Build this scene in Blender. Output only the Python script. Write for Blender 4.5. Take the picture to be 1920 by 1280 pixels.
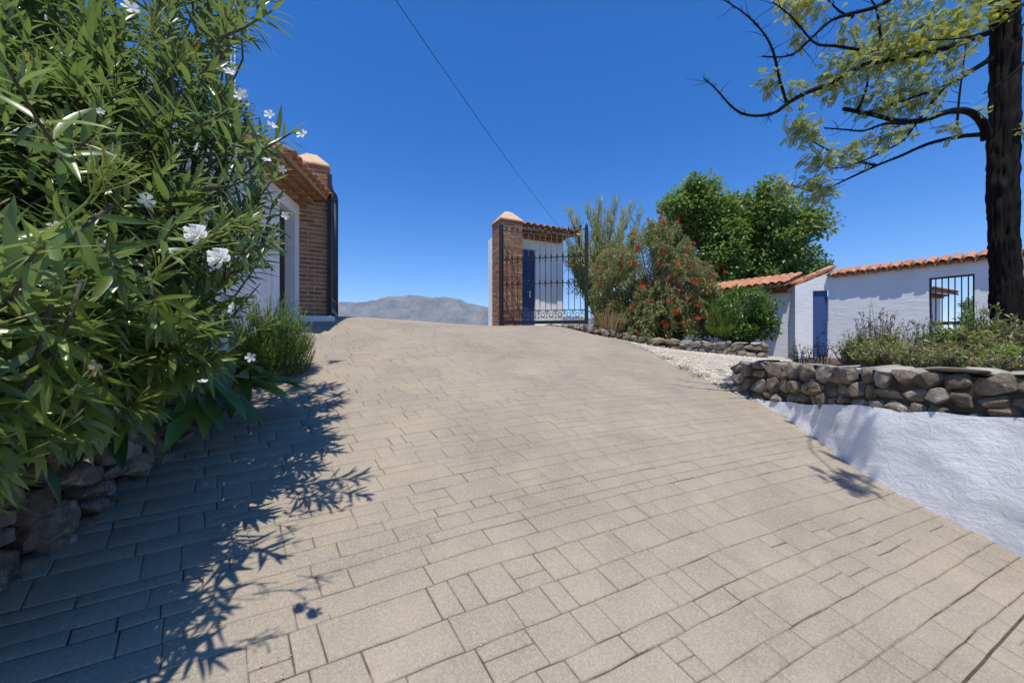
import bpy, math, random
import numpy as np
from mathutils import Vector, Matrix, noise
random.seed(7); RNG = np.random.default_rng(7)
for o in list(bpy.data.objects): bpy.data.objects.remove(o)
SC = bpy.context.scene
COL = SC.collection
# ------------------------------------------------------------------ camera, sky, sun, exposure
E = 1.5            # eye height above the drive at the photographer's feet
F = 700.0          # focal length in photo pixels (1920 wide)
CX, CY = 960.0, 645.0
cam_d = bpy.data.cameras.new('camera'); cam = bpy.data.objects.new('camera', cam_d); COL.objects.link(cam)
cam_d.sensor_width = 36.0; cam_d.lens = F / 1920 * 36.0
cam_d.shift_y = (CY - 640) / 1920
cam_d.clip_start = 0.05; cam_d.clip_end = 60000
cam.location = (0, 0, E); cam.rotation_euler = (math.radians(90), 0, 0)
SC.camera = cam
SUN_EL, SUN_AZ = math.radians(72.5), math.radians(188)      # azimuth clockwise from +Y: high behind the camera
sdir = Vector((math.sin(SUN_AZ) * math.cos(SUN_EL), math.cos(SUN_AZ) * math.cos(SUN_EL), math.sin(SUN_EL)))
W = bpy.data.worlds.new('World'); SC.world = W; W.use_nodes = True
wn, wl = W.node_tree.nodes, W.node_tree.links
bg = wn['Background']
sky = wn.new('ShaderNodeTexSky'); sky.sky_type = 'NISHITA'; sky.sun_disc = False
sky.sun_elevation = SUN_EL; sky.sun_rotation = SUN_AZ
sky.altitude = 600; sky.air_density = 0.9; sky.dust_density = 0.0; sky.ozone_density = 3.0
hs = wn.new('ShaderNodeHueSaturation'); hs.inputs['Saturation'].default_value = 1.42; hs.inputs['Value'].default_value = 0.95; hs.inputs['Hue'].default_value = 0.510
wl.new(sky.outputs[0], hs.inputs['Color']); wl.new(hs.outputs[0], bg.inputs['Color'])
bg.inputs['Strength'].default_value = 0.15
sun_d = bpy.data.lights.new('sun', 'SUN'); sun_d.energy = 3.7; sun_d.angle = math.radians(0.55); sun_d.color = (1.0, 0.955, 0.88)
sun = bpy.data.objects.new('sun', sun_d); COL.objects.link(sun)
sun.rotation_euler = sdir.to_track_quat('Z', 'Y').to_euler(); sun.location = (0, -5, 30)
vs = SC.view_settings; vs.view_transform = 'Standard'; vs.look = 'None'; vs.exposure = 0.45; vs.gamma = 1.0; vs.use_curve_mapping = False
SC.cycles.use_denoising = True
SC.cycles.max_bounces = 6; SC.cycles.diffuse_bounces = 3; SC.cycles.glossy_bounces = 2; SC.cycles.transmission_bounces = 3
SC.cycles.volume_bounces = 0; SC.cycles.transparent_max_bounces = 4; SC.cycles.sample_clamp_indirect = 6

# ------------------------------------------------------------------ helpers
def P(px, py, Y):
    """a point of the place at distance Y whose direction was measured in the photo"""
    return Vector(((px - CX) / F * Y, Y, E + (CY - py) / F * Y))
def PV(l): return [P(*p) for p in l]
def mesh(name, V, Fs, mat=None, smooth=False):
    me = bpy.data.meshes.new(name); me.from_pydata([tuple(v) for v in V], [], [tuple(f) for f in Fs])
    if mat: me.materials.append(mat)
    if smooth: me.polygons.foreach_set('use_smooth', [True] * len(me.polygons))
    me.update(); return me
def link(name, data, parent=None, loc=None, M4=None):
    o = bpy.data.objects.new(name, data); COL.objects.link(o)
    if parent: o.parent = parent
    if M4 is not None: o.matrix_basis = M4
    elif loc is not None: o.location = loc
    return o
def obj(name, V, Fs, mat, parent=None, smooth=False): return link(name, mesh(name, V, Fs, mat, smooth), parent)
def tag(o, label, cat, group=None):
    o['label'] = label; o['category'] = cat
    if group: o['group'] = group
    return o
def thing(name, label, cat, group=None):
    return tag(link(name, None), label, cat, group)
def struct(o): o['kind'] = 'structure'; return o
def stuff(o): o['kind'] = 'stuff'; return o
class MB:
    """collects shapes into one mesh"""
    def __init__(s): s.V = []; s.F = []
    def add(s, V, Fs):
        n = len(s.V); s.V += [tuple(v) for v in V]; s.F += [tuple(i + n for i in f) for f in Fs]; return s
    def box(s, o, ax, ay, az):
        """o corner, three edge vectors"""
        o, ax, ay, az = map(Vector, (o, ax, ay, az))
        V = [o, o + ax, o + ax + ay, o + ay, o + az, o + ax + az, o + ax + ay + az, o + ay + az]
        return s.add(V, [(0, 3, 2, 1), (4, 5, 6, 7), (0, 1, 5, 4), (1, 2, 6, 5), (2, 3, 7, 6), (3, 0, 4, 7)])
    def tube(s, pts, rad, n=8, cap=True):
        V, Fs = tube(pts, rad, n, cap); return s.add(V, Fs)
    def build(s, name, mat, parent=None, smooth=False): return obj(name, s.V, s.F, mat, parent, smooth)
def tube(pts, rad, n=8, cap=True, wob=0.0, seed=0):
    pts = [Vector(p) for p in pts]
    if not hasattr(rad, '__len__'): rad = [rad] * len(pts)
    V, Fs = [], []; up = Vector((0.13, 0.21, 1)).normalized(); prev = None
    for i, p in enumerate(pts):
        d = (pts[min(i + 1, len(pts) - 1)] - pts[max(i - 1, 0)]).normalized()
        if prev is None:
            a = d.cross(up if abs(d.dot(up)) < .9 else Vector((1, 0, 0))).normalized()
        else:
            a = (prev - d * prev.dot(d)).normalized()
        prev = a; b = d.cross(a)
        for k in range(n):
            t = 2 * math.pi * k / n; r = rad[i]
            q = p + (a * math.cos(t) + b * math.sin(t)) * r
            if wob: q = p + (q - p) * (1 + wob * noise.noise(q * 6 + Vector((seed, 0, 0))) + wob * .6 * noise.noise(q * 17))
            V.append(q)
    for i in range(len(pts) - 1):
        for k in range(n):
            Fs.append((i * n + k, i * n + (k + 1) % n, (i + 1) * n + (k + 1) % n, (i + 1) * n + k))
    if cap:
        Fs.append(tuple(range(n - 1, -1, -1))); Fs.append(tuple((len(pts) - 1) * n + k for k in range(n)))
    return V, Fs
def smooth_path(pts, k=4):
    """Catmull-Rom through the points"""
    pts = [Vector(p) for p in pts]; out = []
    q = [2 * pts[0] - pts[1]] + pts + [2 * pts[-1] - pts[-2]]
    for i in range(1, len(q) - 2):
        for j in range(k):
            t = j / k; a, b, c, d = q[i - 1], q[i], q[i + 1], q[i + 2]
            out.append(.5 * ((2 * b) + (c - a) * t + (2 * a - 5 * b + 4 * c - d) * t * t + (3 * b - a - 3 * c + d) * t ** 3))
    out.append(pts[-1]); return out
def lerp_path(pts, t):
    """point at fraction t of a polyline (by index)"""
    f = t * (len(pts) - 1); i = min(int(f), len(pts) - 2); return pts[i].lerp(pts[i + 1], f - i)
def rvec(): 
    v = Vector((random.gauss(0, 1), random.gauss(0, 1), random.gauss(0, 1))); return v.normalized()
def frame(d, n, s=1.0):
    """3x3 with local Y along d and local Z near n"""
    d = Vector(d).normalized(); n = Vector(n); x = d.cross(n)
    if x.length < 1e-4: x = d.cross(Vector((.3, .9, .1)))
    x.normalize(); z = x.cross(d)
    m = Matrix((x, d, z)).transposed()
    return m * s if not hasattr(s, '__len__') else m @ Matrix.Diagonal(Vector(s))
def joined(name, tmpl, frames, mat, parent=None, smooth=False):
    """many copies of one template as one mesh; frames = list of (3x3, position)"""
    V, Fs = tmpl; V = np.array([tuple(v) for v in V], dtype=np.float32); k = len(V)
    R = np.array([[tuple(r) for r in f[0]] for f in frames], dtype=np.float32); T = np.array([tuple(f[1]) for f in frames], dtype=np.float32)
    VV = (np.einsum('nij,kj->nki', R, V) + T[:, None, :]).reshape(-1, 3); N = len(frames)
    lens = np.array([len(f) for f in Fs]); idx = np.array([i for f in Fs for i in f])
    LI = (idx[None, :] + (np.arange(N) * k)[:, None]).reshape(-1); LT = np.tile(lens, N); LS = np.concatenate(([0], np.cumsum(LT)[:-1]))
    me = bpy.data.meshes.new(name); me.vertices.add(len(VV)); me.vertices.foreach_set('co', VV.ravel())
    me.loops.add(len(LI)); me.loops.foreach_set('vertex_index', LI.astype(np.int32))
    me.polygons.add(len(LT)); me.polygons.foreach_set('loop_start', LS.astype(np.int32)); me.polygons.foreach_set('loop_total', LT.astype(np.int32))
    if smooth: me.polygons.foreach_set('use_smooth', np.ones(len(LT), dtype=bool))
    me.materials.append(mat); me.update(calc_edges=True); me.validate()
    return link(name, me, parent)
def M44(f):
    m = f[0].to_4x4(); m.translation = f[1]; return m
class TPS:
    def __init__(s, pts, lam=1e-3):
        p = np.array([tuple(q) for q in pts], float); s.c = p[:, :2]; n = len(p)
        A = np.zeros((n + 3, n + 3)); A[:n, :n] = s.k(s.c[:, None] - s.c[None]) + lam * np.eye(n)
        A[:n, n] = 1; A[:n, n + 1:] = s.c; A[n, :n] = 1; A[n + 1:, :n] = s.c.T
        s.w = np.linalg.solve(A, np.concatenate((p[:, 2], [0, 0, 0])))
    @staticmethod
    def k(d):
        r2 = (d ** 2).sum(-1); return np.where(r2 > 1e-12, .5 * r2 * np.log(np.maximum(r2, 1e-12)), 0)
    def __call__(s, x, y):
        q = np.array([x, y], float); n = len(s.c)
        return float((s.k(s.c - q) * s.w[:n]).sum() + s.w[n] + s.w[n + 1:] @ q)
    def many(s, XY):
        XY = np.asarray(XY, float); n = len(s.c)
        return s.k(XY[:, None] - s.c[None]) @ s.w[:n] + s.w[n] + XY @ s.w[n + 1:]
def inside(x, y, poly):
    c = False; j = len(poly) - 1
    for i in range(len(poly)):
        xi, yi = poly[i][0], poly[i][1]; xj, yj = poly[j][0], poly[j][1]
        if (yi > y) != (yj > y) and x < (xj - xi) * (y - yi) / (yj - yi) + xi: c = not c
        j = i
    return c
def in_poly_px(poly):
    xs = [p[0] for p in poly]; ys = [p[1] for p in poly]
    while True:
        x, y = random.uniform(min(xs), max(xs)), random.uniform(min(ys), max(ys))
        if inside(x, y, poly): return x, y

# ------------------------------------------------------------------ materials
class Mat:
    def __init__(s, name):
        s.m = bpy.data.materials.new(name); s.m.use_nodes = True; s.n = s.m.node_tree.nodes; s.l = s.m.node_tree.links
        s.b = s.n['Principled BSDF']; s.pos = s.n.new('ShaderNodeNewGeometry')
    def noise(s, scale, detail=4, rough=.6, coord=None, dist=0.0, stretch=None):
        t = s.n.new('ShaderNodeTexNoise'); t.inputs['Scale'].default_value = scale; t.inputs['Detail'].default_value = detail
        t.inputs['Roughness'].default_value = rough; t.inputs['Distortion'].default_value = dist
        c = coord or s.pos.outputs['Position']
        if stretch:
            mp = s.n.new('ShaderNodeMapping'); mp.inputs['Scale'].default_value = stretch; s.l.new(c, mp.inputs['Vector']); c = mp.outputs[0]
        s.l.new(c, t.inputs['Vector']); return t.outputs['Fac']
    def voro(s, scale, feature='F1', coord=None):
        t = s.n.new('ShaderNodeTexVoronoi'); t.feature = feature; t.inputs['Scale'].default_value = scale
        s.l.new(coord or s.pos.outputs['Position'], t.inputs['Vector']); return t.outputs['Distance']
    def objc(s):
        t = s.n.new('ShaderNodeTexCoord'); return t.outputs['Object']
    def rand_obj(s): return s.n.new('ShaderNodeObjectInfo').outputs['Random']
    def rand_isl(s): return s.pos.outputs['Random Per Island']
    def ramp(s, fac, stops):
        r = s.n.new('ShaderNodeValToRGB'); e = r.color_ramp.elements
        while len(e) < len(stops): e.new(.5)
        for k, (p, c) in enumerate(stops): e[k].position = p; e[k].color = (*c, 1) if len(c) == 3 else c
        s.l.new(fac, r.inputs[0]); return r.outputs[0]
    def mix(s, fac, a, b, mode='MIX'):
        m = s.n.new('ShaderNodeMix'); m.data_type = 'RGBA'; m.blend_type = mode
        for sock, v in ((m.inputs[0], fac), (m.inputs[6], a), (m.inputs[7], b)):
            if isinstance(v, (int, float)): sock.default_value = v
            elif isinstance(v, tuple): sock.default_value = (*v, 1)
            else: s.l.new(v, sock)
        return m.outputs[2]
    def math(s, op, a, b=None):
        m = s.n.new('ShaderNodeMath'); m.operation = op
        for k, v in enumerate((a, b)):
            if v is None: continue
            if isinstance(v, (int, float)): m.inputs[k].default_value = v
            else: s.l.new(v, m.inputs[k])
        return m.outputs[0]
    def col(s, c):
        if isinstance(c, tuple): s.b.inputs['Base Color'].default_value = (*c, 1)
        else: s.l.new(c, s.b.inputs['Base Color'])
        return s
    def set(s, rough=.8, spec=.3, metal=0.0):
        s.b.inputs['Roughness'].default_value = rough; s.b.inputs['Specular IOR Level'].default_value = spec; s.b.inputs['Metallic'].default_value = metal; return s
    def bump(s, h, strength=.3, dist=.01):
        b = s.n.new('ShaderNodeBump'); b.inputs['Strength'].default_value = strength; b.inputs['Distance'].default_value = dist
        s.l.new(h, b.inputs['Height'])
        cur = s.b.inputs['Normal']
        if cur.is_linked: s.l.new(cur.links[0].from_socket, b.inputs['Normal'])
        s.l.new(b.outputs[0], cur); return s

def concrete(name, joint=False):
    m = Mat(name)
    big = m.noise(.9, 5, .62); mid = m.noise(4.0, 6, .7); fine = m.noise(95, 4, .75); grit = m.noise(190, 3, .7)
    if joint:
        c = m.ramp(mid, [(.36, (.05, .042, .032)), (.5, (.11, .092, .07)), (.6, (.25, .215, .165)), (.75, (.33, .285, .22))])
    else:
        c = m.ramp(big, [(.3, (.245, .213, .172)), (.48, (.335, .292, .232)), (.68, (.395, .342, .265))])
        c = m.mix(m.math('MULTIPLY', m.rand_obj(), .30), c, (.27, .24, .205))
        yel = m.ramp(m.noise(1.7, 4, .6, stretch=(1, 1.5, 1)), [(.52, (0, 0, 0)), (.68, (1, 1, 1))])
        c = m.mix(m.math('MULTIPLY', yel, .5), c, (.43, .355, .25))
        dark = m.ramp(m.noise(1.35, 6, .72, dist=.9), [(.53, (0, 0, 0)), (.68, (1, 1, 1))])
        c = m.mix(m.math('MULTIPLY', dark, .5), c, (.2, .175, .155))
        c = m.mix(m.math('MULTIPLY', m.ramp(mid, [(.35, (1, 1, 1)), (.6, (0, 0, 0))]), .3), c, (.25, .215, .18))
        pale = m.ramp(m.noise(7, 6, .75), [(.58, (0, 0, 0)), (.7, (1, 1, 1))])
        c = m.mix(m.math('MULTIPLY', pale, .30), c, (.47, .42, .36))
        c = m.mix(m.math('MULTIPLY', m.ramp(fine, [(.45, (0, 0, 0)), (.62, (1, 1, 1))]), .42), c, (.52, .46, .37))
        c = m.mix(m.math('MULTIPLY', m.ramp(grit, [(.32, (1, 1, 1)), (.46, (0, 0, 0))]), .45), c, (.15, .125, .098))
    if not joint: c = m.mix(1.0, c, (.955, .92, .865), 'MULTIPLY')
    m.col(c).set(.82, .25); m.bump(fine, .35, .004); m.bump(m.noise(28, 5, .7), .35, .008); return m.m
def plaster(name, tint=(.88, .87, .85), rough_relief=False):
    m = Mat(name); big = m.noise(1.3, 5, .65); fin = m.noise(45, 5, .65)
    c = m.ramp(big, [(.3, tuple(t * .9 for t in tint)), (.6, tint)])
    st = m.ramp(m.noise(3.2, 5, .7, stretch=(1, 1, .35)), [(.6, (0, 0, 0)), (.8, (1, 1, 1))])
    c = m.mix(m.math('MULTIPLY', st, .22), c, (.6, .575, .52)); m.col(c).set(.9, .15)
    if rough_relief:
        m.bump(m.noise(8, 8, .72, dist=.8, stretch=(1, .7, 1.2)), .8, .035); m.bump(m.noise(30, 5, .75), .8, .012)
    else:
        m.bump(m.noise(5, 4, .6, stretch=(1, 1, 3)), .4, .02); m.bump(fin, .25, .004)
    return m.m
def simple(name, c, rough=.7, spec=.3, metal=0, var=.0, vscale=6, bump=0, bscale=40, bdist=.004):
    m = Mat(name)
    if var:
        n = m.noise(vscale, 5, .65); m.col(m.ramp(n, [(.3, tuple(x * (1 - var) for x in c)), (.7, tuple(min(1, x * (1 + var)) for x in c))]))
    else: m.col(c)
    m.set(rough, spec, metal)
    if bump: m.bump(m.noise(bscale, 4, .65), bump, bdist)
    return m.m
def by_piece(name, cols, rough=.85, nscale=18, nmix=.4, ncol=(.1, .08, .06), bump=.5, bscale=30, bdist=.006, lichen=None):
    """colour picked per piece, with grain"""
    m = Mat(name); n = len(cols)
    c = m.ramp(m.rand_obj(), [(k / max(1, n - 1), cols[k]) for k in range(n)])
    g = m.noise(nscale, 5, .7); c = m.mix(m.math('MULTIPLY', m.ramp(g, [(.4, (1, 1, 1)), (.65, (0, 0, 0))]), nmix), c, ncol)
    if lichen:
        c = m.mix(m.math('MULTIPLY', m.ramp(m.noise(nscale * .55, 6, .75), [(.56, (0, 0, 0)), (.66, (1, 1, 1))]), .8), c, lichen)
    m.col(c).set(rough, .2); m.bump(m.noise(bscale, 6, .7), bump, bdist)
    return m.m
def leaf(name, cols, back=None, trans=.3, tcol=(.2, .32, .04), rough=.45, spec=.35, by_obj=False, vein=False):
    m = Mat(name); n = len(cols)
    r = m.rand_obj() if by_obj else m.rand_isl()
    c = m.ramp(r, [(k / max(1, n - 1), cols[k]) for k in range(n)])
    c = m.mix(.25, c, m.ramp(m.noise(9, 3, .6), [(.3, tuple(x * .6 for x in cols[0])), (.7, cols[-1])]))
    if back: c = m.mix(m.math('MULTIPLY', m.pos.outputs['Backfacing'], .65), c, back)
    m.col(c).set(rough, spec)
    t = m.n.new('ShaderNodeBsdfTranslucent'); tc = m.mix(.55, c, tcol); m.l.new(tc, t.inputs[0])
    mx = m.n.new('ShaderNodeMixShader'); mx.inputs[0].default_value = trans
    m.l.new(m.b.outputs[0], mx.inputs[1]); m.l.new(t.outputs[0], mx.inputs[2])
    m.l.new(mx.outputs[0], m.n['Material Output'].inputs[0]); return m.m
MAT = {}
MAT['paver'] = concrete('stamped_concrete'); MAT['joint'] = concrete('joint_sand', True)
MAT['plaster'] = plaster('white_plaster'); MAT['rough_plaster'] = plaster('rough_white_plaster', (.88, .88, .87), True)
MAT['brick'] = by_piece('brick', [(.27, .115, .058), (.34, .155, .078), (.43, .22, .115), (.30, .13, .066), (.48, .28, .16)], nscale=40, nmix=.35, ncol=(.2, .1, .06), bump=.5, bscale=80)
MAT['mortar'] = simple('mortar', (.50, .43, .33), .95, .1, var=.25, vscale=25, bump=.5, bscale=90)
MAT['tile'] = by_piece('terracotta_tile', [(.47, .19, .09), (.56, .25, .13), (.62, .31, .17), (.50, .21, .11), (.60, .34, .22)], nscale=14, nmix=.35, ncol=(.3, .13, .08), bump=.3, bscale=60)
MAT['cap'] = simple('terracotta_cap', (.62, .42, .26), .85, .2, var=.18, vscale=9, bump=.3)
MAT['rock'] = by_piece('field_stone', [(.20, .155, .11), (.29, .235, .17), (.36, .30, .23), (.24, .17, .11), (.42, .37, .29), (.32, .22, .14), (.27, .25, .21)], nscale=13, nmix=.5, ncol=(.03, .023, .016), bump=1.0, bscale=26, bdist=.03, lichen=(.55, .5, .41))
MAT['flag'] = by_piece('flat_stone', [(.33, .30, .24), (.40, .36, .28), (.30, .28, .23), (.45, .40, .32)], nscale=9, nmix=.4, ncol=(.14, .13, .1), bump=.7, bscale=25, bdist=.012, lichen=(.44, .42, .34))
MAT['wallcore'] = simple('dark_mortar', (.085, .068, .05), .95, .1, var=.3, vscale=14, bump=.6, bscale=40, bdist=.01)
MAT['iron'] = simple('black_iron', (.012, .011, .012), .45, .5, 0, var=.3, vscale=20, bump=.15, bscale=90)
MAT['bluedoor'] = simple('blue_door_paint', (.022, .052, .175), .45, .4, var=.2, vscale=5, bump=.1, bscale=20)
MAT['greydoor'] = simple('grey_blue_door_paint', (.045, .085, .24), .5, .4, var=.12, vscale=5)
MAT['browndoor'] = simple('dark_brown_wood', (.05, .036, .03), .6, .3, var=.3, vscale=7, bump=.3, bscale=30)
MAT['white'] = simple('white_paint', (.8, .8, .8), .6, .3, var=.05)
MAT['soil'] = simple('dry_soil', (.12, .085, .055), .95, .1, var=.4, vscale=8, bump=.8, bscale=30, bdist=.02)
MAT['ground'] = simple('dry_ground', (.2, .155, .1), .95, .1, var=.35, vscale=.3, bump=.4, bscale=3, bdist=.1)
MAT['gravel'] = simple('gravel_bed', (.56, .50, .40), .95, .1, var=.3, vscale=35, bump=.8, bscale=60, bdist=.02)
# ------------------------------------------------------------------ terrain of the drive
BASE = [(1430, 757, 4.64), (1500, 802, 3.98), (1600, 875, 3.2), (1700, 932, 2.81), (1800, 983, 2.53), (1920, 1045, 2.26)]
ctrl = [P(*p) for p in [(960, 1280, 1.33), (960, 1000, 2.03), (960, 800, 3.29), (960, 700, 4.8), (960, 650, 6.4), (930, 611, 9.7),
        (0, 1100, 1.58), (290, 850, 2.63), (520, 722, 4.08), (585, 688, 4.75), (600, 640, 6.1), (605, 597, 7.6), (780, 601, 8.9),
        (1390, 742, 4.88), (1330, 715, 5.4), (1260, 680, 6.46), (1200, 650, 7.8), (1060, 614, 9.7), (760, 640, 6.3), (1200, 700, 5.46)] + BASE]
ctrl += [Vector(p) for p in [(0, 0, 0), (-2.3, 0, .13), (3.1, 0, -.31), (0, -2.5, -.58), (3.2, -2.5, -.9), (-2.4, -2.5, -.42), (5, 1.5, -.2), (5, 4.5, .45),
        (-3.5, 12.5, 1.75), (-.8, 13.5, 1.7), (-4.5, 17, .6), (-1.0, 17, .6), (-5.5, 9.5, 2.1), (6, 8, 1.1), (3.4, 9.9, 1.45), (2.0, 9.9, 1.74)]]
D = TPS(ctrl)
DRIVE = [(-2.6, -3.2), (-2.5, 0), (-2.35, 1.58), (-2.75, 2.63), (-2.9, 4.08), (-3.4, 5.5), (-4.4, 7.3), (-5.2, 9.5), (-5.5, 13.5), (-.4, 13.5), (-.4, 10.3),
         (1.5, 10.25), (2.9, 9.9), (3.0, 7.8), (3.1, 6.5), (3.2, 5.4), (3.4, 4.7), (3.4, 2.3), (3.4, 0), (3.5, -3.2)]
def Dv(x, y, dz=0.0): return Vector((x, y, D(x, y) + dz))
# ------------------------------------------------------------------ ground sheet out to the horizon
def ground_sheet():
    rr = [0, 4, 9, 14, 18, 22, 27, 33, 42, 60, 90, 140, 250, 500, 1200, 3000, 8000, 20000]
    na = 72; V = []; Fs = []
    for r in rr:
        for k in range(na):
            a = 2 * math.pi * k / na; x, y = 1 + r * math.cos(a), 7 + r * math.sin(a)
            if r <= 9: z = -1.6
            elif r <= 22: z = -1.6 - (r - 9) * .04
            else: z = -2.1 - (min(r, 500) - 22) * .22 - .0 * r
            V.append((x, y, z + (noise.noise(Vector((x, y, 0)) * .02) * 4 if 30 < r < 600 else 0)))
    for i in range(len(rr) - 1):
        for k in range(na):
            Fs.append((i * na + k, (i + 1) * na + k, (i + 1) * na + (k + 1) % na, i * na + (k + 1) % na))
    struct(obj('ground', V, Fs, MAT['ground'], smooth=True))
ground_sheet()
# ------------------------------------------------------------------ far mountain
def mountain():
    m = Mat('limestone_scrub'); rock = m.noise(.006, 8, .7)
    c = m.ramp(rock, [(.35, (.11, .105, .10)), (.5, (.17, .165, .155)), (.65, (.23, .22, .205))])
    sep = m.n.new('ShaderNodeSeparateXYZ'); m.l.new(m.pos.outputs['Position'], sep.inputs[0])
    h = m.math('ADD', m.math('DIVIDE', sep.outputs['Z'], 420.0), m.math('MULTIPLY', m.noise(.0035, 7, .7), .9))
    c = m.mix(m.ramp(h, [(.84, (1, 1, 1)), (1.15, (0, 0, 0))]), c, (.045, .062, .03))
    spots = m.ramp(m.noise(.022, 4, .7), [(.5, (0, 0, 0)), (.62, (1, 1, 1))])
    c = m.mix(m.math('MULTIPLY', spots, .5), c, (.06, .075, .04))
    m.col(c).set(.95, .1)
    DM = 4200.0
    prof = [(200, 600), (420, 596), (520, 585), (600, 571), (640, 567.5), (690, 563), (720, 559), (735, 556), (800, 554.5), (862, 558), (880, 568), (900, 574), (925, 580), (980, 590), (1100, 597), (1300, 604), (1700, 610)]
    xs = np.array([p[0] for p in prof]); zs = np.array([(CY - p[1]) / F * DM for p in prof])
    nx, ny = 260, 70; V = []; Fs = []
    for j in range(ny):
        v = j / (ny - 1)                            # 0 foot .. .7 crest .. 1 back
        for i in range(nx):
            px = 250 + 1300 * i / (nx - 1)
            if px < 600 or px > 960: pass
            zt = float(np.interp(px, xs, zs))
            yy = DM - 1500 + 2200 * v; X = (px - CX) / F * DM + (v - .68) * 180
            f = (v / .68) ** 1.25 if v < .68 else 1 - (v - .68) / .32 * .9
            z = -120 + (zt + 120) * f
            q = Vector((X, yy, 0)) * .0032
            rel = noise.ridged_multi_fractal(q, 1.0, 2.1, 6, 1.0, 2.0) - 1.0
            amp = 75 * min(1, f * 1.2) * (1 - .72 * math.exp(-((v - .68) / .06) ** 2))
            z += rel * amp + noise.fractal(q * 5, 1, 2, 4) * 9
            V.append((X, yy, E + z))
    for j in range(ny - 1):
        for i in range(nx - 1):
            a = j * nx + i; Fs.append((a, a + 1, a + nx + 1, a + nx))
    struct(obj('mountain', V, Fs, m.m, smooth=True))
mountain()
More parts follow.
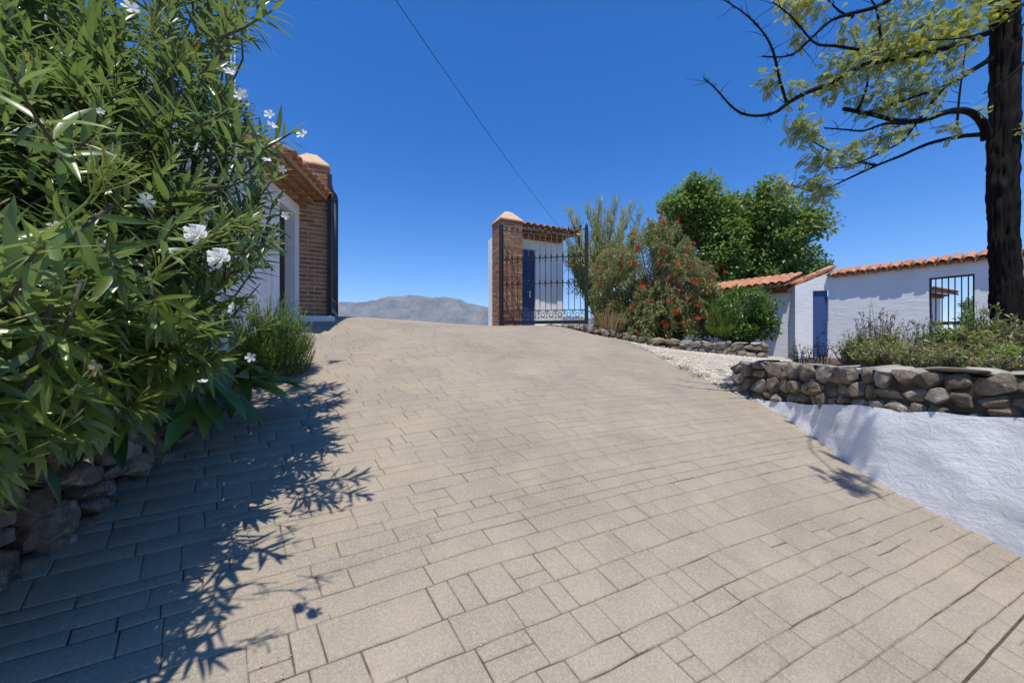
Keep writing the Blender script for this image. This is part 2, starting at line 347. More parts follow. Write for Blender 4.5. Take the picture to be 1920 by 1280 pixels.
# ------------------------------------------------------------------ driveway: slab with stamped stones
def driveway():
    root = thing('driveway', 'stamped concrete driveway sloping up to the open gate', 'driveway'); struct(root)
    # slab (joint floor)
    xs = np.arange(-5.6, 5.05, .3); ys = np.arange(-3.3, 13.7, .3); V = []; idx = {}; Fs = []
    keep = set()
    for i in range(len(xs) - 1):
        for j in range(len(ys) - 1):
            if inside(xs[i] + .15, ys[j] + .15, DRIVE): keep.add((i, j))
    for (i, j) in keep:
        f = []
        for a, b in ((0, 0), (1, 0), (1, 1), (0, 1)):
            k = (i + a, j + b)
            if k not in idx: idx[k] = len(V); V.append(Dv(xs[k[0]], ys[k[1]], -.0048))
            f.append(idx[k])
        Fs.append(f)
    obj('slab', V, Fs, MAT['joint'], root, True)
    O_ = Vector((-.5, 1.8)); U = Vector((.908, .419)); Wv = Vector((-.60, .80)); Q1 = Vector((0, 0))
    def XYof(u, v):
        uu = max(-4.0, min(6.0, u)); return O_ + U * (u * (1 + .055 * max(-2, min(7, v)))) + Wv * v + Q1 * (uu * uu if uu == u else uu * uu + 2 * uu * (u - uu))
    rects = []
    v = -7.0; R = random.Random(11)
    while v < 17:
        h = R.choice([.075, .095, .12, .16, .20, .11, .15, .18])
        u = -7 + R.random() * .5
        while u < 9:
            l = R.choice([.11, .15, .19, .24, .29, .37, .47]) * (1.15 if h < .13 else .92)
            if h > .155 and R.random() < .3:          # one course split in two thin stones
                k = R.choice([.4, .5, .6]); rects.append((u, u + l, v, v + h * k)); 
                if R.random() < .5 and l > .3:
                    rects.append((u, u + l * .45, v + h * k, v + h)); rects.append((u + l * .45, u + l, v + h * k, v + h))
                else: rects.append((u, u + l, v + h * k, v + h))
            else: rects.append((u, u + l, v, v + h))
            u += l
        v += h
    stones = []
    for r in rects:
        c = XYof((r[0] + r[1]) / 2, (r[2] + r[3]) / 2)
        if inside(c.x, c.y, DRIVE): stones.append((r, c))
    def wob(x, y):
        q = Vector((x, y, 3.3))
        return .010 * noise.noise(q * 1.9) + .006 * noise.noise(q * 9), .010 * noise.noise(q * 1.9 + Vector((9, 4, 1))) + .006 * noise.noise(q * 9 + Vector((5, 1, 7)))
    def stone(r):
        g = R.choice([.0008, .0014, .002, .0028, .0034])
        u0, u1, v0, v1 = r[0] + g, r[1] - g, r[2] + g, r[3] - g; e = .007
        nu = max(1, round((u1 - u0) / .13)); nv = max(1, round((v1 - v0) / .13))
        us = [u0] + [u0 + e + (u1 - u0 - 2 * e) * k / nu for k in range(nu + 1)] + [u1]
        vv = [v0] + [v0 + e + (v1 - v0 - 2 * e) * k / nv for k in range(nv + 1)] + [v1]
        dz = R.uniform(-.0012, .0012); V = []
        XY = []
        for b in vv:
            for a in us:
                p = XYof(a, b); w = wob(p.x, p.y); XY.append((p.x + w[0], p.y + w[1]))
        Z = D.many(XY); n = len(us); m_ = len(vv)
        for k, (x, y) in enumerate(XY):
            i, j = k % n, k // n; edge = i in (0, n - 1) or j in (0, m_ - 1)
            V.append((x, y, Z[k] + dz - (.0022 if edge else 0)))
        Fs = [(j * n + i, j * n + i + 1, (j + 1) * n + i + 1, (j + 1) * n + i) for j in range(m_ - 1) for i in range(n - 1)]
        ring = [i for i in range(n)] + [j * n + n - 1 for j in range(1, m_)] + [(m_ - 1) * n + i for i in range(n - 2, -1, -1)] + [j * n for j in range(m_ - 2, 0, -1)]
        k0 = len(V)
        for i in ring: V.append((V[i][0], V[i][1], V[i][2] - .012))
        L = len(ring)
        for k in range(L): Fs.append((ring[k], k0 + k, k0 + (k + 1) % L, ring[(k + 1) % L]))
        return V, Fs
    def size_in_view(s):
        r, c = s
        if c.y < .7: return -1
        x = CX + F * c.x / c.y; y = CY - F * (D(c.x, c.y) - E) / c.y
        if not (-60 < x < 1980 and y < 1330): return -1
        return min(r[1] - r[0], 2.5 * (r[3] - r[2])) / c.y
    stones.sort(key=size_in_view, reverse=True)
    for s in stones[:298]:
        V, Fs = stone(s[0]); c = Dv(s[1].x, s[1].y); me = mesh('paver', [Vector(v) - c for v in V], Fs, MAT['paver'], True); link('paver', me, root, c)
    rest = MB()
    for s in stones[298:]: rest.add(*stone(s[0]))
    stuff(rest.build('far_pavers', MAT['paver_far'], root, True))
    # saw cut near the right edge
    pa, pb = Vector((1.55, 1.352)), Vector((2.97, 2.05)); n = (pb - pa).normalized().orthogonal() * .0045
    mb = MB(); N = 14
    Vs = []
    for k in range(N + 1):
        q = pa.lerp(pb, k / N); q += Vector((.006 * noise.noise(Vector((k * .9, 0, 0))), 0))
        Vs += [Dv(q.x + n.x, q.y + n.y, .0025), Dv(q.x - n.x, q.y - n.y, .0025)]
    obj('saw_cut', Vs, [(2 * k, 2 * k + 1, 2 * k + 3, 2 * k + 2) for k in range(N)], MAT['wallcore'], root)
    return stones, XYof
MATfar = concrete('stamped_concrete_far')
def swap_random(mat):
    nt = mat.node_tree
    oi = [n for n in nt.nodes if n.bl_idname == 'ShaderNodeObjectInfo'][0]; geo = [n for n in nt.nodes if n.bl_idname == 'ShaderNodeNewGeometry'][0]
    for l in list(oi.outputs['Random'].links):
        s = l.to_socket; nt.links.remove(l); nt.links.new(geo.outputs['Random Per Island'], s)
    return mat
MAT['paver_far'] = swap_random(MATfar)
stones, XYof = driveway()
# ------------------------------------------------------------------ stones
def rock_mesh(seed, boxy=.62, amp=.2, name='rock'):
    import bmesh
    bm = bmesh.new(); r = random.Random(seed * 13 + 5)
    for k in range(26):
        v = Vector((r.gauss(0, 1), r.gauss(0, 1), r.gauss(0, 1))).normalized()
        m = max(abs(a) for a in v); v = v * (.35 + .65 / m * .72) if boxy < .7 else v * 1.05
        bm.verts.new(v * .56 * r.uniform(1 - amp * .45, 1.06))
    res = bmesh.ops.convex_hull(bm, input=bm.verts)
    junk = list({g for g in res['geom_interior'] + res['geom_unused'] if isinstance(g, bmesh.types.BMVert)})
    bmesh.ops.delete(bm, geom=junk, context='VERTS')
    bmesh.ops.bevel(bm, geom=list(bm.edges), offset=.035, segments=1, affect='EDGES', clamp_overlap=True)
    bmesh.ops.triangulate(bm, faces=[f for f in bm.faces if len(f.verts) > 4])
    me = bpy.data.meshes.new(name); bm.to_mesh(me); bm.free()
    return me
ROCKS = [rock_mesh(k, random.uniform(.5, .72), .45) for k in range(12)]
FLAGS = [rock_mesh(20 + k, .55, .25, 'flat_stone') for k in range(5)]
for me in ROCKS: me.materials.append(MAT['rock'])
for me in FLAGS: me.materials.append(MAT['flag'])
def put_rock(parent, c, t, n, w, h, d, rnd, name='rock', pool=None):
    """rock centred at c, w along t, h upward, d along n"""
    t = Vector(t).normalized(); n = Vector(n).normalized(); z = Vector((0, 0, 1))
    m = Matrix((t, n, z)).transposed().to_4x4()
    k = .25 if h > .07 else .045
    rot = Matrix.Rotation(rnd.uniform(-k, k), 4, 'Y') @ Matrix.Rotation(rnd.choice([0, math.pi]) + rnd.uniform(-.2, .2), 4, 'Z') @ Matrix.Rotation(rnd.uniform(-k, k) * .8, 4, 'X')
    M = Matrix.Translation(c) @ m @ Matrix.Diagonal((w, d, h, 1)) @ rot
    return link(name, rnd.choice(pool or ROCKS), parent, M4=M)
def rock_face(root, path, zb, zt, nrm, rnd, hmin=.13, hmax=.25, depth=.26, wf=(1.0, 1.9), first=0.0):
    """rough courses of field stones along a path; zb/zt functions of s"""
    L = [0]
    for a, b in zip(path, path[1:]): L.append(L[-1] + (b - a).length)
    def at(s):
        for k in range(len(path) - 1):
            if s <= L[k + 1] or k == len(path) - 2: return path[k].lerp(path[k + 1], (s - L[k]) / (L[k + 1] - L[k])), (path[k + 1] - path[k]).normalized()
    nrow = max(1, round(((zt(L[-1] / 2) - zb(L[-1] / 2)) / ((hmin + hmax) / 2))))
    ws = [rnd.uniform(.75, 1.35) for _ in range(nrow)]; tot = sum(ws); acc = 0
    for r in range(nrow):
        f0, f1 = acc / tot, (acc + ws[r]) / tot; acc += ws[r]; s = first - rnd.random() * .12
        while s < L[-1]:
            H = zt(max(s, 0)) - zb(max(s, 0)); h = (f1 - f0) * H
            w = min(max(h * rnd.uniform(*wf), .09), .5)
            if rnd.random() < .16 and h > .14:           # two small stones on top of each other
                for q in (.28, .76):
                    p, t = at(min(max(s + w * .35, 0), L[-1])); c = Vector((p.x, p.y, zb(s) + (f0 + (f1 - f0) * q) * H)); n = Vector((t.y, -t.x, 0)) * nrm
                    put_rock(root, c + n * rnd.uniform(-.02, .03), t, n, w * .92, h * .72, depth, rnd)
                s += w * .7
            else:
                p, t = at(min(max(s + w / 2, 0), L[-1])); c = Vector((p.x, p.y, zb(s) + ((f0 + f1) / 2 + rnd.uniform(-.04, .04)) * H)); n = Vector((t.y, -t.x, 0)) * nrm
                put_rock(root, c + n * rnd.uniform(-.025, .035), t, n, w * rnd.uniform(1.16, 1.34), h * rnd.uniform(1.18, 1.4), depth, rnd)
                s += w
    return at, L[-1]
# ------------------------------------------------------------------ right retaining wall: white plaster below, field stones above
def retaining_wall():
    root = thing('retaining_wall', 'retaining wall of brown field stones over white plaster beside the driveway', 'wall')
    base = [P(*p) for p in BASE]; path = [Vector((p.x, p.y, 0)) for p in base]
    path = [Vector((3.0, 4.97, 0))] + path + [Vector((3.12, 1.2, 0)), Vector((3.15, 0, 0)), Vector((3.2, -2.6, 0))]
    path = smooth_path(path, 6)
    bx = {p.y: p.x for p in path}
    zr = TPS1([(-3, 1.05), (0, 1.03), (2.26, 1.0), (2.53, .976), (2.81, .958), (3.2, .938), (3.98, .829), (4.64, .771), (5.0, .75)])
    zt = TPS1([(-3, 1.34), (2.26, 1.325), (2.81, 1.315), (3.98, 1.284), (5.0, 1.27)])
    # plaster face
    V = []; Fs = []; nv = 26
    fine = []
    for a, b in zip(path, path[1:]):
        k = max(1, int((b - a).length / .05)); fine += [a.lerp(b, i / k) for i in range(k)]
    fine.append(path[-1])
    for p in fine:
        lo = D(p.x, p.y) - .25; hi = zr(p.y) + .035 + .02 * noise.noise(Vector((p.x, p.y, 5)) * 5)
        for j in range(nv + 1):
            z = lo + (hi - lo) * j / nv; q = Vector((p.x, p.y, z))
            d = .022 * noise.noise(q * 2.1) + .012 * noise.noise(q * 6.3) + .006 * noise.noise(q * 17) + .004 * noise.noise(q * 31) + .15 * (z - D(p.x, p.y)) * -1
            V.append((p.x - d - .01, p.y, z))
    n = nv + 1
    for i in range(len(fine) - 1):
        for j in range(nv): Fs.append((i * n + j, i * n + j + 1, (i + 1) * n + j + 1, (i + 1) * n + j))
    obj('plaster_face', V, Fs, MAT['rough_plaster'], root, True)
    # core behind
    V = []; Fs = []
    for p in fine[::4]:
        bt = .15 * max(0, zr(p.y) - D(p.x, p.y))
        for dx, z in ((.06, D(p.x, p.y) - .4), (.07 + bt, zt(p.y) - .05), (.40, zt(p.y) - .05), (.40, D(p.x, p.y) - .4)): V.append((p.x + dx, p.y, z))
    m = len(V) // 4
    for i in range(m - 1):
        for j in range(4): Fs.append((i * 4 + j, i * 4 + (j + 1) % 4, (i + 1) * 4 + (j + 1) % 4, (i + 1) * 4 + j))
    Fs += [(0, 1, 2, 3), tuple((m - 1) * 4 + k for k in (3, 2, 1, 0))]
    obj('core', V, Fs, MAT['wallcore'], root)
    rnd = random.Random(5)
    off = [Vector((p.x + .08 + .15 * max(0, zr(p.y) - D(p.x, p.y)), p.y, 0)) for p in path]
    L = [0]
    for a, b in zip(off, off[1:]): L.append(L[-1] + (b - a).length)
    ys = lambda s: float(np.interp(s, L, [p.y for p in off]))
    rock_face(root, off, lambda s: zr(ys(s)) - .01, lambda s: zt(ys(s)) - .02, 1, rnd, .075, .12, .17, (.8, 1.8))
    # left end of the stone wall
    end = [Vector((3.02, 4.98, 0)), Vector((3.55, 5.08, 0))]
    rock_face(root, end, lambda s: .76, lambda s: 1.25, -1, rnd, .09, .14, .2)
    # flat capping stones
    s = -.1
    while s < L[-1]:
        w = rnd.uniform(.2, .45); k = np.interp(s + w / 2, L, range(len(off))); i = min(int(k), len(off) - 2); p = off[i].lerp(off[i + 1], k - i)
        for dx in (.08, .27):
            ww = w * rnd.uniform(.8, 1.1)
            put_rock(root, Vector((p.x + dx + rnd.uniform(-.04, .03), p.y + rnd.uniform(-.1, .1), zt(p.y) + rnd.uniform(-.035, -.015))), (0, 1, 0), (1, 0, 0), ww, rnd.uniform(.028, .042), rnd.uniform(.22, .3), rnd, 'flat_stone', FLAGS)
        s += w * .92
class TPS1:
    def __init__(s, pts): s.x = [p[0] for p in pts]; s.y = [p[1] for p in pts]
    def __call__(s, v): return float(np.interp(v, s.x, s.y))
retaining_wall()
# ------------------------------------------------------------------ terrace behind it
TZ = 1.2
def TZf(y): return float(np.interp(y, [3, 10.5], [1.235, 1.09]))
def sheet(name, poly, zf, mat, step=.35, parent=None):
    xs = [p[0] for p in poly]; ys = [p[1] for p in poly]; X = np.arange(min(xs), max(xs) + step, step); Y = np.arange(min(ys), max(ys) + step, step)
    idx = {}; V = []; Fs = []
    for i in range(len(X) - 1):
        for j in range(len(Y) - 1):
            if inside(X[i] + step / 2, Y[j] + step / 2, poly):
                f = []
                for a, b in ((0, 0), (1, 0), (1, 1), (0, 1)):
                    k = (i + a, j + b)
                    if k not in idx: idx[k] = len(V); V.append((X[k[0]], Y[k[1]], zf(X[k[0]], Y[k[1]])))
                    f.append(idx[k])
                Fs.append(f)
    return obj(name, V, Fs, mat, parent, True)
struct(sheet('terrace', [(3.33, -3), (3.33, 5.0), (4.3, 6.3), (6.2, 8.9), (4.4, 11.3), (4.0, 26), (24, 26), (24, -3)],
             lambda x, y: TZf(y) + .03 * noise.noise(Vector((x, y, 0)) * .9), MAT['soil'], .4))
# gravel wedge between the drive edge, the low wall and the retaining wall
gv = TPS([P(1330, 715, 5.4), P(1260, 680, 6.46), P(1200, 650, 7.8), P(1390, 742, 4.88), Vector((2.2, 9.9, 1.70)), Vector((3.6, 5.2, .93)),
          Vector((6.2, 8.9, 1.15)), Vector((4.3, 9.9, 1.35)), Vector((5.0, 7.6, 1.16)), Vector((4.0, 6.3, 1.08)), Vector((7.5, 9.5, 1.12)), Vector((3.4, 10.0, 1.47))])
GRAVEL = [(2.0, 9.75), (2.35, 9.0), (2.66, 7.8), (2.74, 6.9), (2.78, 6.3), (2.87, 5.4), (2.97, 4.88), (3.1, 4.7), (3.6, 5.0), (4.6, 6.3), (6.6, 8.7), (6.9, 9.6), (5, 10.2), (2.6, 10.6)]
struct(sheet('gravel_path', GRAVEL, lambda x, y: max(gv(x, y), D(x, y) + .004 if y < 9.5 and x < 3.1 else -9), MAT['gravel'], .12))
def pebbles():
    import bmesh
    bm = bmesh.new(); bmesh.ops.create_icosphere(bm, subdivisions=1, radius=1.0)
    T = ([v.co.copy() * (1 + .2 * noise.noise(v.co * 2)) for v in bm.verts], [[v.index for v in f.verts] for f in bm.faces]); bm.free()
    fr = []; R = random.Random(3)
    xs = [p[0] for p in GRAVEL]; ys = [p[1] for p in GRAVEL]
    while len(fr) < 9000:
        x, y = R.uniform(min(xs), max(xs)), R.uniform(min(ys), max(ys))
        ex = R.gauss(0, .05)
        if not inside(x + ex, y + ex, GRAVEL): continue
        s = R.choice([.008, .011, .014, .02]) * R.uniform(.8, 1.2)
        z = max(gv(x, y), D(x, y) + .008 if x < 3.1 and y < 9.5 else -9)
        m = Matrix.Rotation(R.uniform(0, 6.28), 3, 'Z') @ Matrix.Diagonal((s * R.uniform(.9, 1.5), s, s * .65))
        fr.append((m, Vector((x, y, z + s * .3))))
    m = Mat('pebble'); m.col(m.ramp(m.rand_isl(), [(0, (.42, .36, .27)), (.4, (.58, .52, .41)), (.8, (.68, .64, .54)), (1, (.5, .41, .3))])).set(.9, .15)
    stuff(tag(joined('gravel', T, fr, m.m, smooth=True), 'pale beige gravel beside the driveway edge', 'gravel'))
pebbles()
# ------------------------------------------------------------------ low dry stone wall of the far bed
BEDW = [Vector((.95, 9.93, 0)), Vector((1.6, 9.95, 0)), Vector((2.4, 10.05, 0)), Vector((3.2, 10.15, 0)), Vector((4.2, 9.95, 0)), Vector((5.1, 9.45, 0)), Vector((5.9, 9.05, 0)), Vector((6.05, 8.95, 0))]
BEDZ = TPS1([(.9, 1.98), (1.6, 1.97), (2.4, 1.84), (3.2, 1.68), (4.2, 1.56), (5.1, 1.5), (6.0, 1.5)])
def far_bed():
    root = thing('low_stone_wall', 'low dry stone wall edging the bed of the red flowered bush', 'wall')
    rnd = random.Random(8); path = smooth_path(BEDW, 3)
    L = [0]
    for a, b in zip(path, path[1:]): L.append(L[-1] + (b - a).length)
    xs = lambda s: float(np.interp(s, L, [p.x for p in path]))
    yq = lambda s: float(np.interp(s, L, [p.y for p in path]))
    zb = lambda s: min(gv(xs(s), yq(s)) if xs(s) > 2.6 else D(xs(s), yq(s)), BEDZ(xs(s)) - .07) - .02
    rock_face(root, path, zb, lambda s: BEDZ(xs(s)) + .02, 1, rnd, .09, .13, .2, (1.1, 2.4))
    s = 0
    while s < L[-1]:
        w = rnd.uniform(.16, .34); put_rock(root, Vector((xs(s + w / 2), yq(s + w / 2) + .05, BEDZ(xs(s)) + .02)), (1, 0, 0), (0, 1, 0), w * 1.1, rnd.uniform(.05, .09), .26, rnd, 'flat_stone', FLAGS); s += w
    end = [Vector((6.05, 8.95, 0)), Vector((6.4, 9.6, 0)), Vector((6.5, 10.2, 0))]
    rock_face(root, end, lambda s: 1.08, lambda s: 1.5, 1, rnd, .09, .13, .2)
    poly = [(p.x, p.y + .02) for p in path] + [(6.5, 10.2), (6.6, 14), (.6, 14), (.6, 10.6)]
    struct(sheet('far_planting_bed', poly, lambda x, y: BEDZ(x) - .05 + .03 * noise.noise(Vector((x, y, 0)) * 2), MAT['soil'], .2))
far_bed()
# ------------------------------------------------------------------ left rock wall and bed
LEFTW = [Vector((-2.2, -2.6, 0)), Vector((-2.2, 0, 0)), Vector((-2.2, 1.58, 0)), Vector((-2.5, 2.63, 0)), Vector((-2.72, 3.4, 0)), Vector((-2.85, 4.1, 0)), Vector((-3.05, 4.9, 0))]
def left_wall():
    root = thing('rock_garden_wall', 'rough brown rock edging in shade under the oleander', 'wall')
    rnd = random.Random(21); path = smooth_path(LEFTW, 3); L = [0]
    for a, b in zip(path, path[1:]): L.append(L[-1] + (b - a).length)
    xs = lambda s: float(np.interp(s, L, [p.x for p in path])); ys = lambda s: float(np.interp(s, L, [p.y for p in path]))
    h = TPS1([(-3, .5), (2.6, .46), (4.0, .25), (5, .1)])
    rock_face(root, path, lambda s: D(xs(s), ys(s)) - .05, lambda s: D(xs(s), ys(s)) + h(ys(s)), 1, rnd, .09, .16, .22)
    poly = [(p.x - .02, p.y) for p in path] + [(-3.6, 6.2), (-3.9, 7.3), (-14, 7.3), (-14, -2.6)]
    struct(sheet('planting_bed', poly, lambda x, y: D(max(x, -3.2), y) + h(y) - .08, MAT['soil'], .25))
left_wall()
# ------------------------------------------------------------------ brick gate pillars
GA, GB = Vector((.9, .436, 0)).normalized(), Vector((-.436, .9, 0)).normalized()     # along the gate line, away from the camera
UZ = Vector((0, 0, 1))
def brick_mesh(l, w, h, seed):
    r = random.Random(seed); j = lambda: r.uniform(-.004, .004); V = []
    for x, y, z in ((0, 0, 0), (l, 0, 0), (l, w, 0), (0, w, 0), (0, 0, h), (l, 0, h), (l, w, h), (0, w, h)): V.append((x + j(), y + j(), z + j()))
    return mesh('brick', V, [(0, 3, 2, 1), (4, 5, 6, 7), (0, 1, 5, 4), (1, 2, 6, 5), (2, 3, 7, 6), (3, 0, 4, 7)], MAT['brick'])
BRICKS = [brick_mesh(.245, .115, .058, k) for k in range(6)]
def pillar(corner, z0, label, ch=.078):
    root = thing('gate_pillar', label, 'pillar', 'brick gate pillars'); rnd = random.Random(int(corner.x * 100)); w = .62; n = 37
    o = Vector((corner.x, corner.y, z0))
    cs = [o, o + GA * w, o + GA * w + GB * w, o + GB * w]; es = [GA, GB, -GA, -GB]; ns = [GB, -GA, -GB, GA]
    for c in range(n):
        for i in range(4):
            for k in range(2):
                s = k * .26 + (.115 if c % 2 else 0)
                m = Matrix((es[i], ns[i], UZ)).transposed().to_4x4(); m.translation = cs[i] + es[i] * (s + rnd.uniform(-.003, .003)) + ns[i] * rnd.uniform(-.005, .004) + UZ * (c * ch + .01)
                link('brick', rnd.choice(BRICKS), root, M4=m)
    MB().box(o + GA * .009 + GB * .009, GA * (w - .018), GB * (w - .018), UZ * (n * ch)).build('mortar_core', MAT['mortar'], root)
    zt = n * ch; e = .035; mb = MB()
    mb.box(o + UZ * zt - GA * e - GB * e, GA * (w + 2 * e), GB * (w + 2 * e), UZ * .03)
    b = o + UZ * (zt + .03); e = .03; k = .19
    V = [b - GA * e - GB * e, b + GA * (w + e) - GB * e, b + GA * (w + e) + GB * (w + e), b - GA * e + GB * (w + e)]
    T = [b + GA * (w / 2 - k / 2 + 0) + GB * (w / 2 - k / 2) + UZ * .27, b + GA * (w / 2 + k / 2) + GB * (w / 2 - k / 2) + UZ * .27, b + GA * (w / 2 + k / 2) + GB * (w / 2 + k / 2) + UZ * .27, b + GA * (w / 2 - k / 2) + GB * (w / 2 + k / 2) + UZ * .27]
    mb.add(V + T, [(0, 1, 5, 4), (1, 2, 6, 5), (2, 3, 7, 6), (3, 0, 4, 7), (4, 5, 6, 7)])
    mb.build('cap', MAT['cap'], root)
    return root
RP = Vector((-.28, 9.8, 0)); LP = Vector((-3.75, 7.62, 0)) - GA * .62
pillar(RP, 1.90, 'brick gate pillar with pointed terracotta cap in front of the small blue door shed')
pillar(LP, 1.98, 'brick gate pillar with terracotta cap joined to the white gatehouse', .0845)
# white wall stub behind the right pillar
o = RP + GB * .62 + UZ * 1.6
tag(MB().box(o, GA * .45, GB * .28, UZ * 2.85).build('boundary_wall', MAT['plaster']), 'white boundary wall running away behind the right gate pillar', 'wall')
# ------------------------------------------------------------------ wrought iron gate leaves
def scroll(cx, cz, r, sgn, turns=1.35):
    pts = []
    for k in range(15):
        t = k / 14; a = sgn * (t * turns * 2 * math.pi) + math.pi / 2; rr = r * (1 - .72 * t); pts.append((cx + rr * math.cos(a), cz + rr * math.sin(a)))
    return pts
def gate_leaf(o, d, L, zb0, zb1, rails, zt0, zt1, nb, stile0, stile1, label, group):
    """o hinge foot (xy), d direction, rails = heights above the bottom bar"""
    root = thing('gate_leaf', label, 'gate', group); d = Vector(d).normalized(); n = Vector((-d.y, d.x, 0))
    o = Vector((o[0], o[1], 0)); mat = MAT['iron']
    Q = lambda s, z: o + d * s + UZ * (z + zb0 + (zb1 - zb0) * s / L)
    H0, H1 = zt0 - zb0, zt1 - zb1
    top = lambda s: (H0 + (H1 - H0) * s / L) - .13 * math.sin(math.pi * s / L) - .12
    def sq(a, b, r):
        t = (b - a).normalized(); u = n; v = t.cross(u); return MB().box(a - u * r - v * r, b - a, u * 2 * r, v * 2 * r)
    sq(Q(0, -.12), Q(0, H0), stile0).build('hinge_stile', mat, root)
    e = sq(Q(L, -.06), Q(L, H1 - .1), stile1).build('end_stile', mat, root)
    MB().tube([Q(L, H1 - .1), Q(L, H1 - .07), Q(L, H1 - .04), Q(L, H1 + .02)], [.015, .035, .03, .004], 8).build('finial', mat, e)
    sq(Q(0, .0), Q(L, .0), .042).build('bottom_rail', mat, root)
    for z in rails: sq(Q(.02, z), Q(L - .02, z), .010).build('rail', mat, root)
    tp = [Q(L * k / 14, top(L * k / 14)) for k in range(15)]
    MB().tube(tp, .012, 6).build('top_rail', mat, root)
    for k in range(nb):
        s = L * (k + 1) / (nb + 1); zt = top(s)
        b = MB().tube([Q(s, rails[0]), Q(s, zt + .03)], .0085, 6)
        for zr in rails[1:]:
            b.tube([Q(s, zr - .11), Q(s, zr - .07), Q(s, zr - .02), Q(s, zr + .02), Q(s, zr + .07), Q(s, zr + .11)], [.009, .016, .011, .024, .017, .009], 8)
        bo = b.build('bar', mat, root, True)
        f = MB().tube([Q(s, zt + .03), Q(s, zt + .045), Q(s, zt + .07), Q(s, zt + .10), Q(s, zt + .175)], [.010, .02, .027, .018, .002], 8)
        f.build('finial', mat, bo, True)
    z0, z1 = .05, rails[0]; m = max(4, int(L / .2)); hh = (z1 - z0)
    for k in range(m):
        c = MB(); cx = L * (k + .5) / m; w = L / m
        for sx in (-1, 1):
            for sz in (-1, 1):
                p = scroll(cx + sx * w * .24, z0 + hh * (.5 + sz * .24), hh * .23, sx * sz)
                c.tube([Q(a, b) for a, b in p], .0065, 5)
        c.tube([Q(cx, z0), Q(cx, z1)], .006, 5)
        ring = [Q(cx + w * .5 + .05 * math.cos(t * math.pi / 5), z0 + hh * .5 + .05 * math.sin(t * math.pi / 5)) for t in range(11)] if k < m - 1 else None
        if ring: c.tube(ring, .006, 5)
        c.build('scroll', mat, root, True)
gate_leaf((RP.x - .0, RP.y - .07), Vector((2.12, -.52, 0)), 2.18, 2.06, 2.05, [.30, .98, 1.63], 4.60, 4.47, 14, .045, .045, 'black wrought iron gate leaf with spear tips swung open on the right pillar', 'iron gate leaves')
gate_leaf((-3.71, 7.60), Vector((-.56, 1.5, 0)), 1.45, 2.20, 2.16, [.30, .98, 1.63], 4.94, 5.08, 12, .04, .04, 'black wrought iron gate leaf seen edge on beside the left pillar', 'iron gate leaves')
# ------------------------------------------------------------------ roof tiles
def barrel(L=.42, r0=.105, r1=.085, th=.014, n=7):
    V = []; Fs = []
    for y, r in ((0, r0), (L, r1)):
        for rr in (r, r - th):
            for k in range(n + 1):
                a = math.pi * (.04 + .92 * k / n); V.append((rr * math.cos(a), y, rr * math.sin(a) * .85))
    m = n + 1
    for k in range(n):
        Fs += [(k, k + 1, 2 * m + k + 1, 2 * m + k), (m + k + 1, m + k, 3 * m + k, 3 * m + k + 1), (k + 1, k, m + k, m + k + 1), (2 * m + k, 2 * m + k + 1, 3 * m + k + 1, 3 * m + k)]
    Fs += [(0, 2 * m, 3 * m, m), (n, m + n, 3 * m + n, 2 * m + n)]
    return mesh('roof_tile', V, Fs, MAT['tile'], True)
TILE = barrel(); 
def roof_tiles(parent, o, along, slope, ncol, nrow, pitch=.205, step=.33, seed=0, pans=True, scale=1.0, jit=.006):
    """o: eave corner; along: unit eave direction; slope: unit vector up the roof"""
    rnd = random.Random(seed); along = Vector(along).normalized(); slope = Vector(slope).normalized(); nz = along.cross(slope).normalized()
    if nz.z < 0: nz = -nz
    for c in range(ncol):
        for r in range(nrow):
            y = slope.copy() + nz * .035 + along * rnd.uniform(-.02, .02); y.normalize(); x = y.cross(nz).normalized(); z = x.cross(y)
            m = (Matrix((x, y, z)).transposed() * scale).to_4x4(); m.translation = o + along * ((c + .5) * pitch) + slope * (r * step + rnd.uniform(-.015, .015)) + nz * (.035 + rnd.uniform(-jit, jit))
            link('roof_tile', TILE, parent, M4=m)
            if pans:
                z2 = -z; x2 = y.cross(z2); m = (Matrix((x2, y, z2)).transposed() * scale).to_4x4(); m.translation = o + along * ((c + 1) * pitch) + slope * (r * step + .03 + rnd.uniform(-.01, .01)) + nz * (.06)
                link('roof_tile', TILE, parent, M4=m)
def slab4(pts, th):
    """closed slab from 4 points with thickness downward along its normal"""
    pts = [Vector(p) for p in pts]; n = (pts[1] - pts[0]).cross(pts[3] - pts[0]).normalized()
    if n.z < 0: n = -n
    V = pts + [p - n * th for p in pts]
    return V, [(0, 1, 2, 3), (7, 6, 5, 4), (0, 4, 5, 1), (1, 5, 6, 2), (2, 6, 7, 3), (3, 7, 4, 0)]
def corbels(parent, o, along, out, L, mat, courses=2, pitch=.13):
    """brick corbel courses under an eave; o at wall face top, out = outward unit"""
    k = 0; rnd = random.Random(3)
    bm = mesh('eave_brick', *(lambda b: (b.V, b.F))(MB().box((0, 0, 0), (.115, 0, 0), (0, 1, 0), (0, 0, .05))), mat)
    for c in range(courses):
        for i in range(int(L / pitch)):
            m = Matrix((along, out * (.14 + .13 * c), UZ)).transposed().to_4x4(); m.translation = o + along * (i * pitch + .06 * (c % 2)) + UZ * (-.07 * (courses - c)) - out * .0
            link('eave_brick', bm, parent, M4=m)
